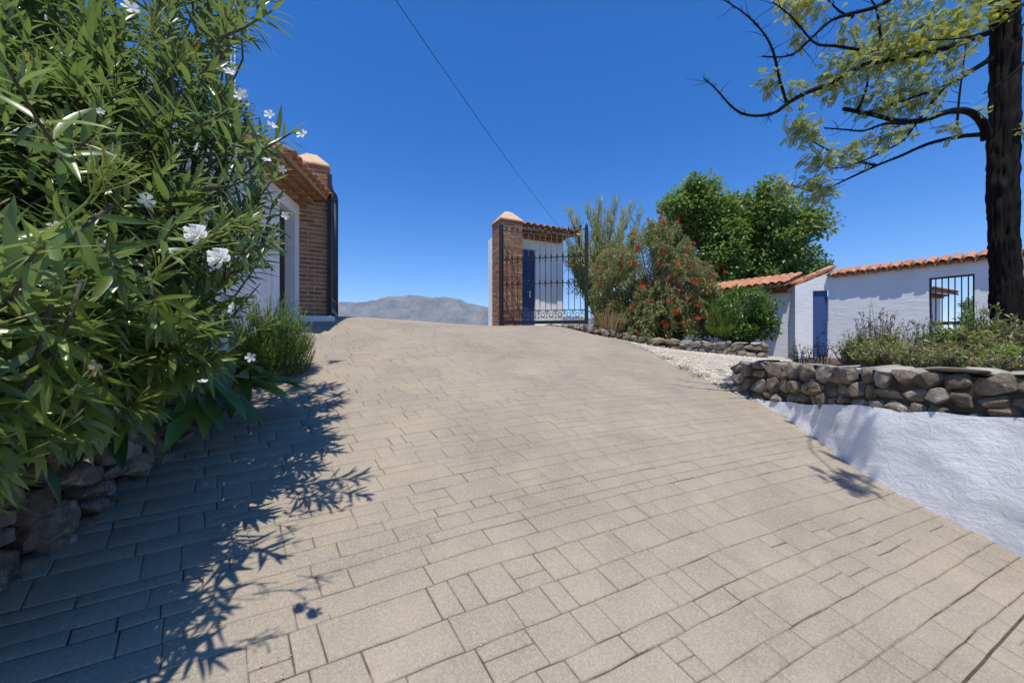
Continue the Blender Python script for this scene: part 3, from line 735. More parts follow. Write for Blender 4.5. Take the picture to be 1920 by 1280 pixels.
# ------------------------------------------------------------------ shed with the blue door, right of the gate
def shed():
    root = thing('shed', 'small white shed with dark blue door and tiled roof behind the gate leaf', 'shed')
    S0 = RP + GA * .50 + GB * .80; S0.z = 1.9; L = 1.95; H = 2.82; th = .22
    fr = MB(); dx0, dx1, dh = .10, .98, 2.42
    fr.box(S0 - GA * .0, GA * (.0 + dx0), GB * th, UZ * H)
    fr.box(S0 + GA * dx1, GA * (L - dx1), GB * th, UZ * H)
    fr.box(S0 + GA * dx0 + UZ * dh, GA * (dx1 - dx0), GB * th, UZ * (H - dh))
    fr.box(S0 + GA * (L - th) + GB * th, GA * th, GB * 1.4, UZ * H)
    fr.box(S0 + GA * .3 + GB * (th + 1.4), GA * (L - .3), GB * .2, UZ * (H + .1))
    fr.box(S0 - GA * .0 - GB * .35 - UZ * .35, GA * (L - .1), GB * .35, UZ * .40)
    fr.build('wall', MAT['plaster'], root)
    d = MB().box(S0 + GA * (dx0 + .01) + GB * .07 + UZ * .06, GA * (dx1 - dx0 - .02), GB * .045, UZ * (dh - .08)).build('door', MAT['bluedoor'], root)
    for k in range(5): MB().box(S0 + GA * (dx0 + .03 + k * .138) + GB * .06 + UZ * .08, GA * .128, GB * .012, UZ * (dh - .14)).build('board', MAT['bluedoor'], d)
    hp = S0 + GA * (dx1 - .16) + GB * .05 + UZ * 1.15
    MB().tube([hp, hp - GB * .05, hp - GB * .055 - GA * .12], .011, 8).build('handle', MAT['white'], d, True)
    MB().box(hp - GA * .02 - UZ * .16 - GB * .0, GA * .04, GB * .015, UZ * .2).build('handle_plate', MAT['white'], d)
    nrm = -GB; eo = S0 + UZ * (H - .02); ov = .48
    e0 = eo + nrm * ov + GA * .14 + UZ * .10
    sl = (GB * 1.0 + UZ * .22).normalized()
    V, Fs = slab4([e0 - UZ * .03, e0 - UZ * .03 + GA * (L + .05), e0 - UZ * .03 + GA * (L + .05) + sl * 1.7, e0 - UZ * .03 + GA * .5 + sl * 1.7], .05)
    obj('roof_deck', V, Fs, MAT['brownwood'], root)
    roof_tiles(root, e0 - sl * .05, GA, sl, 10, 4, seed=2)
    corbels(root, eo + UZ * .04 + GA * .15, GA, nrm, L - .15, MAT['brick'], 2)
MAT['brownwood'] = simple('eave_wood', (.36, .23, .13), .8, .2, var=.3, vscale=9, bump=.3)
shed()
# ------------------------------------------------------------------ gatehouse on the left
def gatehouse():
    root = thing('gatehouse', 'white gatehouse with tiled eave and dark brown door beside the left pillar', 'house')
    a = Vector((-4.22, 7.42, 0)); d = Vector((.14, -.99, 0)).normalized(); out = Vector((.99, .14, 0)).normalized()     # along the wall towards the camera; outwards
    zb, zt = 1.2, 4.33; th = .35
    s0, s1, dtop = .22, .84, 4.02
    mb = MB()
    mb.box(a + UZ * zb - out * th, d * s0, out * th, UZ * (zt - zb))
    mb.box(a + d * s1 + UZ * zb - out * th, d * (4.2 - s1), out * th, UZ * (zt - zb))
    mb.box(a + d * s0 + UZ * dtop - out * th, d * (s1 - s0), out * th, UZ * (zt - dtop))
    mb.box(a + d * 4.0 + UZ * zb - out * 4.0, d * .2, out * (4.0 - th), UZ * (zt - zb))
    mb.build('wall', MAT['plaster'], root)
    dr = MB().box(a + d * s0 - out * .24 + UZ * zb, d * (s1 - s0), out * .05, UZ * (dtop - zb)).build('door', MAT['browndoor'], root)
    for k in range(5): MB().box(a + d * (s0 + .01 + k * .122) - out * .19 + UZ * zb, d * .112, out * .012, UZ * (dtop - zb - .03)).build('plank', MAT['browndoor'], dr)
    ov = .50; Lr = 2.0
    e0 = a + out * ov + UZ * (4.45) - d * .15
    sl = (-out + UZ * .42).normalized()
    V, Fs = slab4([e0, e0 + d * Lr, e0 + d * Lr + sl * 2.0, e0 + sl * 2.0], .05)
    obj('roof_deck', V, Fs, MAT['brownwood'], root)
    roof_tiles(root, e0 - sl * .04 + UZ * .01, d, sl, int(Lr / .205) , 6, seed=4)
    corbels(root, a + UZ * (zt + .12), d, out, Lr - .2, MAT['brick'], 3)
    # white kerb under the pillar
    k = MB().box(LP - GB * .28 + GA * .02 + UZ * 1.62, GA * .72, GB * .28, UZ * .43); k.build('kerb', MAT['plaster'], root)
    t = P(517, 505, 5.9); tap = thing('garden_tap', 'small garden tap with a pale hanging hose on the white gatehouse wall', 'tap')
    w = a + d * 1.35; w.z = 2.75
    MB().tube([w, w + out * .09, w + out * .11 - UZ * .03, w + out * .11 - UZ * .07], .012, 8).build('spout', MAT['iron'], tap, True)
    MB().tube([w + out * .06 + UZ * .0, w + out * .06 + UZ * .05], .01, 8).tube([w + out * .06 + UZ * .05 - d * .05, w + out * .06 + UZ * .05 + d * .05], .009, 8).build('valve', MAT['iron'], tap, True)
    MB().tube(smooth_path([w + out * .11 - UZ * .06, w + out * .12 - UZ * .3, w + out * .10 - UZ * .6, w + out * .08 - d * .05 - UZ * .9]), .014, 8).build('hose', MAT['white'], tap, True)
gatehouse()
# taller white house further left, behind the oleander
def main_house():
    root = thing('white_house', 'tall white house half hidden behind the oleander', 'house')
    X1, Y0, Y1 = -5.9, 3.0, 6.6; zt = 5.25
    MB().box((-13, Y0, .5), (X1 + 13, 0, 0), (0, Y1 - Y0, 0), (0, 0, zt - .5)).build('wall', MAT['plaster'], root)
    sl = Vector((-1, 0, .35)).normalized()
    V, Fs = slab4([(X1 + .3, Y0 - .3, zt + .03), (X1 + .3, Y1 + .2, zt + .03), (X1 - 3.3, Y1 + .2, zt + 1.29), (X1 - 3.3, Y0 - .3, zt + 1.29)], .06); obj('roof_deck', V, Fs, MAT['brownwood'], root)
    roof_tiles(root, Vector((X1 + .34, Y0 - .3, zt + .05)), (0, 1, 0), sl, 19, 3, seed=9)
    w = MB().box((X1 - .0, 4.3, 2.9), (.03, 0, 0), (0, .8, 0), (0, 0, 1.1)).build('window', MAT['browndoor'], root)
    m = thing('antenna_mast', 'slim white lattice mast rising behind the oleander', 'mast')
    bx, by = P(437, 0, 6.9).x, 6.9
    for dx in (-.035, .035): MB().tube([(bx + dx, by, 1.5), (bx + dx, by, 9.2)], .012, 6).build('mast_rail', MAT['white'], m)
    for k in range(40): MB().tube([(bx - .035, by, 1.7 + k * .19), (bx + .035, by, 1.8 + k * .19)], .006, 5).build('rung', MAT['white'], m)
main_house()
# ------------------------------------------------------------------ long white courtyard wall and outbuilding on the right
CA = Vector((.57, -.82, 0)).normalized(); CN = Vector((-.82, -.57, 0)).normalized()
C0 = Vector((9.0, 10.62, 0))
def courtyard_wall():
    root = thing('courtyard_wall', 'long white courtyard wall with tiled coping and a barred window', 'wall')
    th = .32; zt = 3.40; L = 6.5; w0, w1, wb, wt = 1.92, 2.62, 1.68, 3.10; b = -CN
    mb = MB(); o = C0 + UZ * .9
    mb.box(o, CA * w0, b * th, UZ * (zt - .9)); mb.box(o + CA * w1, CA * (L - w1), b * th, UZ * (zt - .9))
    mb.box(o + CA * w0, CA * (w1 - w0), b * th, UZ * (wb - .9)); mb.box(C0 + CA * w0 + UZ * wt, CA * (w1 - w0), b * th, UZ * (zt - wt))
    mb.build('wall', MAT['plaster'], root)
    g = MB(); f = C0 + CA * w0 + b * .1; ww = w1 - w0; r = .018
    g.box(f + UZ * wb, CA * .035, b * .035, UZ * (wt - wb)); g.box(f + CA * (ww - .035) + UZ * wb, CA * .035, b * .035, UZ * (wt - wb))
    g.box(f + UZ * (wt - .035), CA * ww, b * .035, UZ * .035); g.box(f + UZ * wb, CA * ww, b * .035, UZ * .035)
    g.build('window_frame', MAT['iron'], root)
    MB().box(f + UZ * (wb + .28), CA * ww, b * .04, UZ * .075).build('window_rail', MAT['iron'], root)
    for k in range(6):
        s = ww * (k + 1) / 7; MB().tube([f + CA * s + b * .02 + UZ * wb, f + CA * s + b * .02 + UZ * wt], .011, 8).build('window_bar', MAT['iron'], root)
    sl = (b + UZ * .30).normalized(); e = C0 + CN * .13 + UZ * (zt - .03) - CA * .02
    V, Fs = slab4([e + CN * -.15 + UZ * .03, e + CN * -.15 + UZ * .03 + CA * L, e + UZ * .03 + CA * L + b * .62, e + UZ * .03 + b * .62], .03)
    roof_tiles(root, e, CA, sl, int(L / .205), 2, seed=6)
    # far slope of the coping
    sl2 = (CN + UZ * .30).normalized(); e2 = C0 + b * (th + .45) + UZ * (zt - .06) - CA * .02
    roof_tiles(root, e2, CA, sl2, int(L / .205), 1, seed=7)
    MB().box(C0 - CA * .02 + b * .02 + UZ * zt, CA * L, b * (th + .1), UZ * .06).build('coping_bed', MAT['mortar'], root)
courtyard_wall()
def outbuilding():
    root = thing('outbuilding', 'low white outbuilding with sloping tiled roof and narrow blue door', 'building')
    BA = Vector((-.95, .30, 0)).normalized(); BN = Vector((-.30, -.95, 0)).normalized()
    o = C0 + UZ * .9
    # gable wall with sloping top: polygon in (s, z)
    Lb = .80; d0, d1, dt = .0, .37, 3.03
    zl, zr = 3.19, 3.52
    def prism(poly, off, th, name, mat, parent):
        V = []; n = len(poly)
        for k in (0, 1):
            for s, z in poly: q = C0 + BA * s + BN * (off - th * k); V.append((q.x, q.y, z))
        Fs = [tuple(range(n)), tuple(range(2 * n - 1, n - 1, -1))] + [(k, n + k, n + (k + 1) % n, (k + 1) % n) for k in range(n)]
        return obj(name, V, Fs, mat, parent)
    prism([(d1, .9), (Lb, .9), (Lb, zl), (d1, zr - .16)], 0, .4, 'wall', MAT['plaster'], root)
    prism([(0, dt), (d1, dt), (d1, zr - .16), (0, zr)], 0, .4, 'door_head', MAT['plaster'], root)
    dr = prism([(0.005, 1.05), (d1 - .005, 1.05), (d1 - .005, dt), (0.005, dt)], -.05, .05, 'door', MAT['greydoor'], root)
    q = C0 + BA * .05 + BN * -.03 + UZ * 2.05; MB().tube([q, q + BN * .05, q + BN * .055 + BA * .08], .01, 6).build('handle', MAT['iron'], dr, True)
    q = C0 + BN * .02 - BA * .6 + UZ * 1.0; MB().box(C0 + BA * -.0 + BN * .0 + UZ * .95, BA * .45, BN * .35, UZ * .17).build('step', MAT['tile_plain'], root)
    # recessed side wall under the eave
    AA = Vector((-.60, .80, 0)).normalized(); AN = Vector((-.80, -.60, 0)).normalized()
    a0 = C0 + BA * (Lb - .02) - BN * .30; La = 3.0
    MB().box(a0 + UZ * .9 - AA * .3, AA * (La + .3), -AN * .25, UZ * 2.28).build('wall', MAT['plaster'], root)
    ov = .58; e0 = a0 + AN * ov + UZ * 3.22 + AA * .02
    # roof plane: from the eave up to the right and back
    sl = (-AN + UZ * .28).normalized()
    V, Fs = slab4([e0, e0 + AA * La, e0 + AA * La + sl * 1.6, e0 + sl * 1.6], .05); obj('roof_deck', V, Fs, MAT['brownwood'], root)
    roof_tiles(root, e0 - sl * .03 - AA * .02, AA, sl, int(La / .205), 5, seed=13)
    # tiles over the gable head
    g0 = C0 + BA * (Lb - .02) - BN * .05 + UZ * (zl + .02); sl3 = (-BA * .9 + UZ * .42).normalized()
    roof_tiles(root, g0 - BN * .75 , BN, sl3, 3, 3, seed=15)
    corbels(root, a0 + UZ * 3.19, AA, AN, La, MAT['brick'], 2)
    lp = a0 + AA * .9 + AN * .0 + UZ * 2.93
    wl_ = thing('wall_lamp', 'small white wall lamp under the outbuilding eave', 'lamp')
    MB().box(lp - AA * .04, AA * .08, AN * .03, UZ * .08).build('bracket', MAT['white'], wl_)
    MB().tube([lp + AN * .03 + UZ * .04, lp + AN * .10 + UZ * .04, lp + AN * .15 - UZ * .0, lp + AN * .19 - UZ * .02], [.02, .04, .05, .05], 10).build('head', MAT['white'], wl_, True)
MAT['tile_plain'] = simple('terracotta_paving', (.5, .25, .14), .85, .2, var=.2, vscale=8)
outbuilding()
def far_house():
    root = thing('courtyard_house', 'white house with blue door seen through the barred window', 'house')
    a = P(1735, 600, 14.5); a.z = 0; A = Vector((.9, .44, 0)).normalized(); N = Vector((.44, -.9, 0)).normalized()
    a = a - A * 2.0
    MB().box(a + UZ * .9, A * 3.5, -N * 3, UZ * 2.6).build('wall', MAT['plaster'], root)
    MB().box(a + A * 1.9 + N * .02 + UZ * .95, A * .75, -N * .05, UZ * 1.75).build('door', MAT['bluedoor'], root)
    sl = (-N + UZ * .3).normalized(); e = a + N * .45 + UZ * 3.5 - A * .3
    V, Fs = slab4([e, e + A * 4.0, e + A * 4.0 + sl * 3.2, e + sl * 3.2], .06); obj('roof_deck', V, Fs, MAT['brownwood'], root)
    roof_tiles(root, e, A, sl, 19, 4, seed=17)
    corbels(root, a + UZ * 3.48, A, N, 3.4, MAT['brick'], 2)
far_house()
# overhead cable
ca, cb = P(690, -75, 7.5), P(1062, 440, 24)
pts = [ca.lerp(cb, k / 24) - UZ * (.28 * math.sin(math.pi * k / 24)) for k in range(25)]
tag(MB().tube(pts, .009, 6).build('overhead_cable', MAT['iron'], None, True), 'thin black overhead cable crossing the blue sky', 'cable')
# ------------------------------------------------------------------ vegetation
def lance(n=6, w=.085, fold=.018, bend=.12, tip=1.0, base=.25):
    """lance-shaped leaf, length 1 along +Y, normal +Z"""
    V = []; Fs = []
    for k in range(n + 1):
        t = k / n; ww = w * (math.sin(math.pi * min(1, (t * (1 - .02) + .02)) ** .85) ** .8) if 0 < t < 1 else (w * .12 if k == 0 else 0.004)
        z = -bend * t * t; V += [(-ww, t, z + fold * (ww / w)), (0, t, z), (ww, t, z + fold * (ww / w))]
    for k in range(n):
        a = 3 * k; Fs += [(a, a + 1, a + 4, a + 3), (a + 1, a + 2, a + 5, a + 4)]
    return V, Fs
def small_leaf(w=.28):
    return [(0, 0, 0), (w, .45, .06), (0, 1, -.08), (-w, .45, .06)], [(0, 1, 2), (0, 2, 3)]
MAT['olea'] = leaf('oleander_leaf', [(.055, .095, .02), (.085, .14, .028), (.135, .2, .042), (.23, .29, .066)], back=(.2, .25, .14), trans=.33, tcol=(.32, .46, .05), rough=.32, spec=.55)  # leaf colour darkened to stand for shade in the upper and inner crown
MAT['olea_o'] = leaf('oleander_leaf_near', [(.075, .125, .025), (.12, .18, .036), (.18, .25, .05), (.28, .34, .075)], back=(.24, .29, .16), trans=.36, tcol=(.36, .5, .06), rough=.32, spec=.55, by_obj=True)  # same leaf for the nearest ones, sunlight painted in as brighter colour
MAT['yleaf'] = simple('yellowed_leaf', (.42, .28, .03), .6, .3, var=.3)
MAT['stem'] = simple('grey_brown_stem', (.095, .08, .055), .85, .2, var=.35, vscale=12, bump=.4, bscale=50)
MAT['gstem'] = simple('green_stem', (.20, .26, .05), .6, .3, var=.25)
MAT['bud'] = leaf('flower_bud', [(.42, .46, .11), (.62, .6, .2)], trans=.3, tcol=(.6, .6, .1))
MAT['petal'] = leaf('white_petal', [(.82, .82, .78), (.88, .88, .84)], trans=.35, tcol=(.9, .9, .75), rough=.6, spec=.2)
MAT['fade'] = leaf('faded_petal', [(.55, .45, .3), (.62, .52, .38)], trans=.3, tcol=(.7, .55, .3), rough=.7)
OLPOLY = [(-900, -620), (330, -620), (470, -260), (500, -30), (440, 30), (405, 110), (440, 185), (540, 250), (522, 330), (512, 400), (512, 460), (470, 545), (425, 640), (440, 690), (330, 745), (200, 790), (70, 850), (0, 900), (-900, 1000)]
def flower_tmpl(double=False):
    V = []; Fs = []
    layers = [(5, 1.0, .35, 0)] + ([(6, .85, 1.0, .6), (5, .65, 1.7, .2), (4, .42, 2.4, .9)] if double else [])
    for n, L, tilt, ph in layers:
        for k in range(n):
            a = ph + 2 * math.pi * k / n; c, s = math.cos(a), math.sin(a); i = len(V)
            for r, w, z in ((.05, .04, 0), (.45 * L, .26 * L, .2 * tilt), (.85 * L, .36 * L, .45 * tilt + .02), (1.05 * L, .16 * L, .42 * tilt)):
                for q in (-1, 0, 1): V.append((c * r - s * w * q, s * r + c * w * q, z + .05 * abs(q) * (1 if q > 0 else -.6) + (.03 if double else 0)))
            for j in range(3):
                for q in range(2): b = i + j * 3 + q; Fs.append((b, b + 1, b + 4, b + 3))
    return V, Fs
def bud_tmpl():
    return tube([(0, 0, 0), (0, .25, 0), (0, .6, 0), (0, .9, 0), (0, 1, 0)], [.03, .06, .085, .06, .01], 6, True)
def ellips(d, n): return frame(d, n)
def oleander():
    root = thing('oleander_bush', 'large white flowering oleander bush overhanging the left edge of the driveway', 'bush')
    R = random.Random(4); leaves = []; twigs = MB(); buds = []; flowers = []; stalks = MB()
    yellow = []
    def whorl_shoot(tip, d, L, n, size, nl=3, droop=.0):
        """a shoot ending at tip, growing along d"""
        d = d.normalized(); base = tip - d * L - UZ * (-.10 * L)
        side = d.cross(UZ);  side = side.normalized() if side.length > .05 else Vector((1, 0, 0))
        a0 = R.random() * 6.28
        twigs.tube([base, base.lerp(tip, .5) + UZ * -.015, tip], [.007, .005, .0035], 5, False)
        for k in range(n):
            t = k / max(1, n - 1); p = base.lerp(tip, .25 + .75 * t); open_ = math.radians(R.uniform(55, 85) - 42 * t)
            for j in range(nl):
                a = a0 + k * 1.05 + j * 2 * math.pi / nl + R.uniform(-.2, .2)
                rad = side * math.cos(a) + d.cross(side) * math.sin(a)
                ld = (d * math.cos(open_) + rad * math.sin(open_) - UZ * (.18 + droop) * R.uniform(.3, 1.3)).normalized()
                nn = (d * .8 + UZ * .55 + rvec_(R) * .25)
                s = size * R.uniform(.75, 1.15) * (1 - .35 * max(0, t - .7) / .3)
                w = R.uniform(.85, 1.25)
                (yellow if R.random() < .006 else leaves).append((frame(ld, nn, (s * w, s, s * R.uniform(.5, 2.0))), p))
        return base
    def rvec_(R): return Vector((R.gauss(0, 1), R.gauss(0, 1), R.gauss(0, 1))).normalized()
    def bud_spray(tip, d, n=7, L=.10):
        for k in range(n):
            q = (d + rvec_(R) * .55).normalized(); b = tip + d * R.uniform(0, L * .4); e = b + q * L * R.uniform(.3, .9)
            stalks.tube([tip - d * .05, b, e], [.0025, .002, .0014], 5, False)
            buds.append((frame(q + rvec_(R) * .2, UZ, (.028 * R.uniform(.8, 1.2),) + (.028 * R.uniform(.8, 1.5), .028)), e))
    bases = []
    def depth(px): return float(np.interp(px, [-900, -200, 0, 150, 300, 450, 560], [.75, .72, .95, 1.2, 1.45, 1.6, 1.66]))
    hubs = [Vector((-2.9, y, D(-2.5, y) + .35)) for y in (-.6, .4, 1.3, 2.2, 3.0)] + [Vector((-3.4, y, D(-2.5, y) + .35)) for y in (0, 1.5, 2.7)]
    cnt = 0
    def place(px, py, Y, i):
        tip = P(px, py, Y)
        if tip.z < D(tip.x, tip.y) + .25: return
        hub = min(hubs, key=lambda h: (Vector((h.x, h.y, 0)) - Vector((tip.x, tip.y, 0))).length + R.random() * .8)
        out = (tip - hub); out.z *= .75; out.normalize()
        low = max(0, min(1, (py - 520) / 250))
        d = (out * .8 + UZ * (.35 - .75 * low) + rvec_(R) * .38 + Vector((.15, -.12, 0)))
        sz = R.uniform(.14, .205)
        b = whorl_shoot(tip, d, R.uniform(.26, .44), R.choice([6, 7, 8]), sz, 3, low * .8)
        bases.append((b, hub))
        u = R.random()
        if u < .27: bud_spray(tip, (d + UZ * .3).normalized(), R.choice([5, 7, 9]))
        if u < .10:
            fd = (Vector((.25, -.8, .4)) + rvec_(R) * .6).normalized(); flowers.append((frame(rvec_(R), fd, R.uniform(.017, .025)), tip + fd * .05 + rvec_(R) * .04))
    for i in range(720):
        px, py = in_poly_px(OLPOLY[0:0] + [(max(p[0], -120), max(p[1], -120)) for p in OLPOLY]); 
        if px > 300 and py < 120 and R.random() < .3: continue
        Y = depth(px) + abs(R.gauss(0, .5)) + (.2 if px > 250 else 0) + .95 * max(0, 560 - py) / 560 * (1 if px < 300 else .45)
        place(px, py, Y, i)
    for i in range(300):                     # the part of the bush outside the picture
        while True:
            px, py = in_poly_px(OLPOLY)
            if (px < -120 or py < -120) and py > -260: break
        place(px, py, depth(px) + abs(R.gauss(0, .5)) + 1.0 * max(0, 560 - py) / 560, i)
    for i in range(30):                      # crown beside and just behind the photographer
        p = Vector((R.uniform(-2.6, -1.25), R.uniform(-.4, .6), R.uniform(.9, 1.6)))
        hub = R.choice(hubs[:3]); d = (p - hub) * .5 + UZ * .2 + rvec_(R) * .3
        b = whorl_shoot(p, d, .36, 7, R.uniform(.13, .17)); bases.append((b, hub))
    for i in range(95):                      # the deep part of the crown further left
        yy = R.uniform(.6, 2.3); p = Vector((R.uniform(-3.6, -2.1), yy, R.uniform(1.0, 1.5 + .75 * yy)))
        hub = R.choice(hubs); d = (p - hub) * .5 + UZ * .3 + rvec_(R) * .4
        b = whorl_shoot(p, d, .4, 7, R.uniform(.13, .18)); bases.append((b, hub))
    # near hand-placed shoots
    for px, py, Y, dx, dy, dz, n, s in [(72, 455, .92, .55, -.25, .45, 5, .17), (60, 480, .95, .1, -.5, -.4, 4, .19), (10, 120, .95, .2, -.4, .3, 5, .17), (330, 420, 1.35, .6, -.3, .35, 5, .16), (230, 520, 1.3, .5, -.3, -.3, 6, .18), (180, 250, 1.25, .6, -.2, .2, 6, .17),
                                        (90, 700, 1.05, .2, -.4, -.7, 5, .17), (30, 780, 1.0, .1, -.3, -.8, 5, .17), (160, 760, 1.3, .3, -.2, -.7, 6, .17), (300, 610, 1.5, .4, -.3, -.5, 6, .18), (545, 250, 1.7, .9, -.2, .35, 6, .15), (510, 455, 1.75, .9, -.2, .25, 6, .15), (480, 330, 1.7, .9, -.2, .2, 6, .15), (510, 20, 1.7, .8, 0, .5, 6, .16), (440, 200, 1.7, .8, -.2, .3, 6, .15)]:
        whorl_shoot(P(px, py, Y), Vector((dx, dy, dz)), .3, n, s)
    for (px, py, Y, dx, dz) in [(165, 375, .95, .6, .6), (190, 355, .95, .5, .5), (360, 470, 1.2, .5, .3), (400, 430, 1.25, .4, .2), (250, 100, 1.3, .5, .5), (330, 120, 1.5, .6, .5), (280, 60, 1.25, .4, .5), (440, 650, 1.7, .5, .3), (460, 600, 1.75, .4, .5), (210, 690, 1.2, .5, .2), (130, 740, 1.1, .4, .2), (480, 620, 1.8, .5, .2), (290, 520, 1.25, .4, .3)]:
        bud_spray(P(px, py, Y), Vector((dx, -.1, dz)).normalized(), 8)
    stalks.tube([P(65, 465, .92), P(110, 425, .93), P(165, 378, .95)], [.0042, .0034, .0028], 6, False)
    stalks.tube([P(280, 520, 1.2), P(320, 480, 1.2), P(365, 462, 1.2)], [.0042, .0034, .0028], 6, False)
    # stems down to the bed
    R2 = random.Random(9)
    for b, hub in bases:
        if R2.random() < .5:
            mid = b.lerp(hub, .5) + UZ * .12 + rvec_(R2) * .1
            twigs.tube(smooth_path([hub + rvec_(R2) * .08, mid, b], 3), [.016, .014, .012, .010, .008, .007, .006], 5, False)
    for h in hubs:
        for k in range(4):
            e = h + Vector((R2.uniform(-.2, .9), R2.uniform(-.5, .5), R2.uniform(.8, 1.6)))
            twigs.tube(smooth_path([h - UZ * .4 + rvec_(R2) * .06, h.lerp(e, .45) + rvec_(R2) * .08, e], 3), [.03, .027, .023, .018, .013, .008, .003], 6, False)
    twigs.build('stems', MAT['stem'], root, True); stuff(stalks.build('flower_stalks', MAT['gstem'], root, True))
    T = lance(6, .078, .018, .12)
    def vis(f):
        p = f[1]
        if p.y < .4: return -1
        x, y = CX + F * p.x / p.y, CY - F * (p.z - E) / p.y
        return 1 / p.y if -60 < x < 640 and -60 < y < 1000 else -1
    leaves.sort(key=vis, reverse=True)
    me = mesh('leaf', *T, MAT['olea_o'], True)
    for f in leaves[:296]: link('leaf', me, root, M4=M44(f))
    stuff(joined('foliage', T, leaves[296:], MAT['olea'], root, True))
    stuff(joined('yellow_leaves', T, yellow, MAT['yleaf'], root, True))
    bt = bud_tmpl(); bm = mesh('bud', *bt, MAT['bud'], True)
    buds.sort(key=vis, reverse=True)
    stuff(joined('flower_buds', bt, buds, MAT['bud'], root, True))
    fm = mesh('flower', *flower_tmpl(), MAT['petal'], True); ff = mesh('faded_flower', *flower_tmpl(), MAT['fade'], True); fd = mesh('double_flower', *flower_tmpl(True), MAT['petal'], True)
    for f in flowers: link('flower', fm if R.random() < .8 else ff, root, M4=M44(f))
    for px, py, Y, s in [(370, 278, 1.7, .034), (566, 252, 1.66, .03), (505, 215, 1.62, .026), (450, 180, 1.6, .028), (435, 578, 1.75, .034), (480, 620, 1.8, .026), (470, 670, 1.8, .028), (530, 318, 1.65, .022), (275, 375, 1.5, .032), (430, 135, 1.6, .025), (535, 405, 1.7, .022), (455, 175, 1.58, .024), (500, 300, 1.6, .022), (245, 15, 1.25, .028), (510, 235, 1.6, .025), (140, 730, 1.1, .024), (380, 715, 1.6, .022)]:
        d = (Vector((.2, -.9, .35)) + rvec_(R) * .45).normalized(); link('flower', fm, root, M4=M44((frame(rvec_(R), (d + rvec_(R) * .5), s * .82), P(px, py, Y))))
    for px, py in [(372, 443), (415, 487)]:
        d = Vector((.15, -.9, .45)).normalized(); link('double_flower', fd, root, M4=M44((frame(Vector((1, 0, .3)), d, .034), P(px, py, 1.12))))
    link('faded_flower', ff, root, M4=M44((frame(Vector((1, 0, -.6)), Vector((.3, -.8, -.4)), .026), P(182, 690, 1.15))))
oleander()
# ------------------------------------------------------------------ broad leaved plants at the foot of the oleander
MAT['broad'] = leaf('broad_leaf', [(.05, .13, .03), (.10, .22, .05), (.2, .34, .07)], trans=.3, tcol=(.32, .5, .06), rough=.32, spec=.5, by_obj=True)
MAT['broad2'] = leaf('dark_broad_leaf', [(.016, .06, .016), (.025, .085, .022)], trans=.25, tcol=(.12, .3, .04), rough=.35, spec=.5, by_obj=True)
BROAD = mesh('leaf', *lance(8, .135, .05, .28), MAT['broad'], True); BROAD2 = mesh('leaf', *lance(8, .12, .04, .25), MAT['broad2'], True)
def broad_plant(c, L, n, label, me, seed, az0=-1.5, az1=1.3, lo=-.15, hi=.75):
    root = thing('broad_leaf_plant', label, 'plant', 'broad leaved plants under the oleander'); R = random.Random(seed)
    for k in range(n):
        a = az0 + (az1 - az0) * (k + R.random() * .7) / n; e = R.uniform(lo, hi)
        d = Vector((math.cos(a) * math.cos(e), math.sin(a) * math.cos(e), math.sin(e))); s = L * R.uniform(.75, 1.15)
        b = c + Vector((math.cos(a), math.sin(a), 0)) * .05 + UZ * R.uniform(-.05, .18)
        link('leaf', me, root, M4=M44((frame(d, UZ + Vector((R.uniform(-.5, .5), R.uniform(-.5, .5), 0)), s), b)))
    MB().tube([c - UZ * .12, c + UZ * .05], [.02, .015], 8).build('stalk', MAT['gstem'], root)
c = P(440, 722, 3.25)
broad_plant(c, .50, 14, 'pale green plant with broad pointed leaves spilling onto the driveway', BROAD, 2, -1.5, .5, -.45, .35)
c = P(370, 752, 2.8)
broad_plant(c, .44, 11, 'green broad leaved plant behind the rock edging near the pale one', BROAD, 3, -1.9, .1, -.5, .3)
c = P(20, 830, 1.32)
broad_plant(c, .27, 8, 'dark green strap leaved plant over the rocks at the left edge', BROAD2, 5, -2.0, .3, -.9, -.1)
c = P(190, 790, 1.95)
broad_plant(c, .34, 9, 'dark green strap leaved plant hanging in the oleander shade', BROAD2, 6, -1.8, .3, -.8, .0)
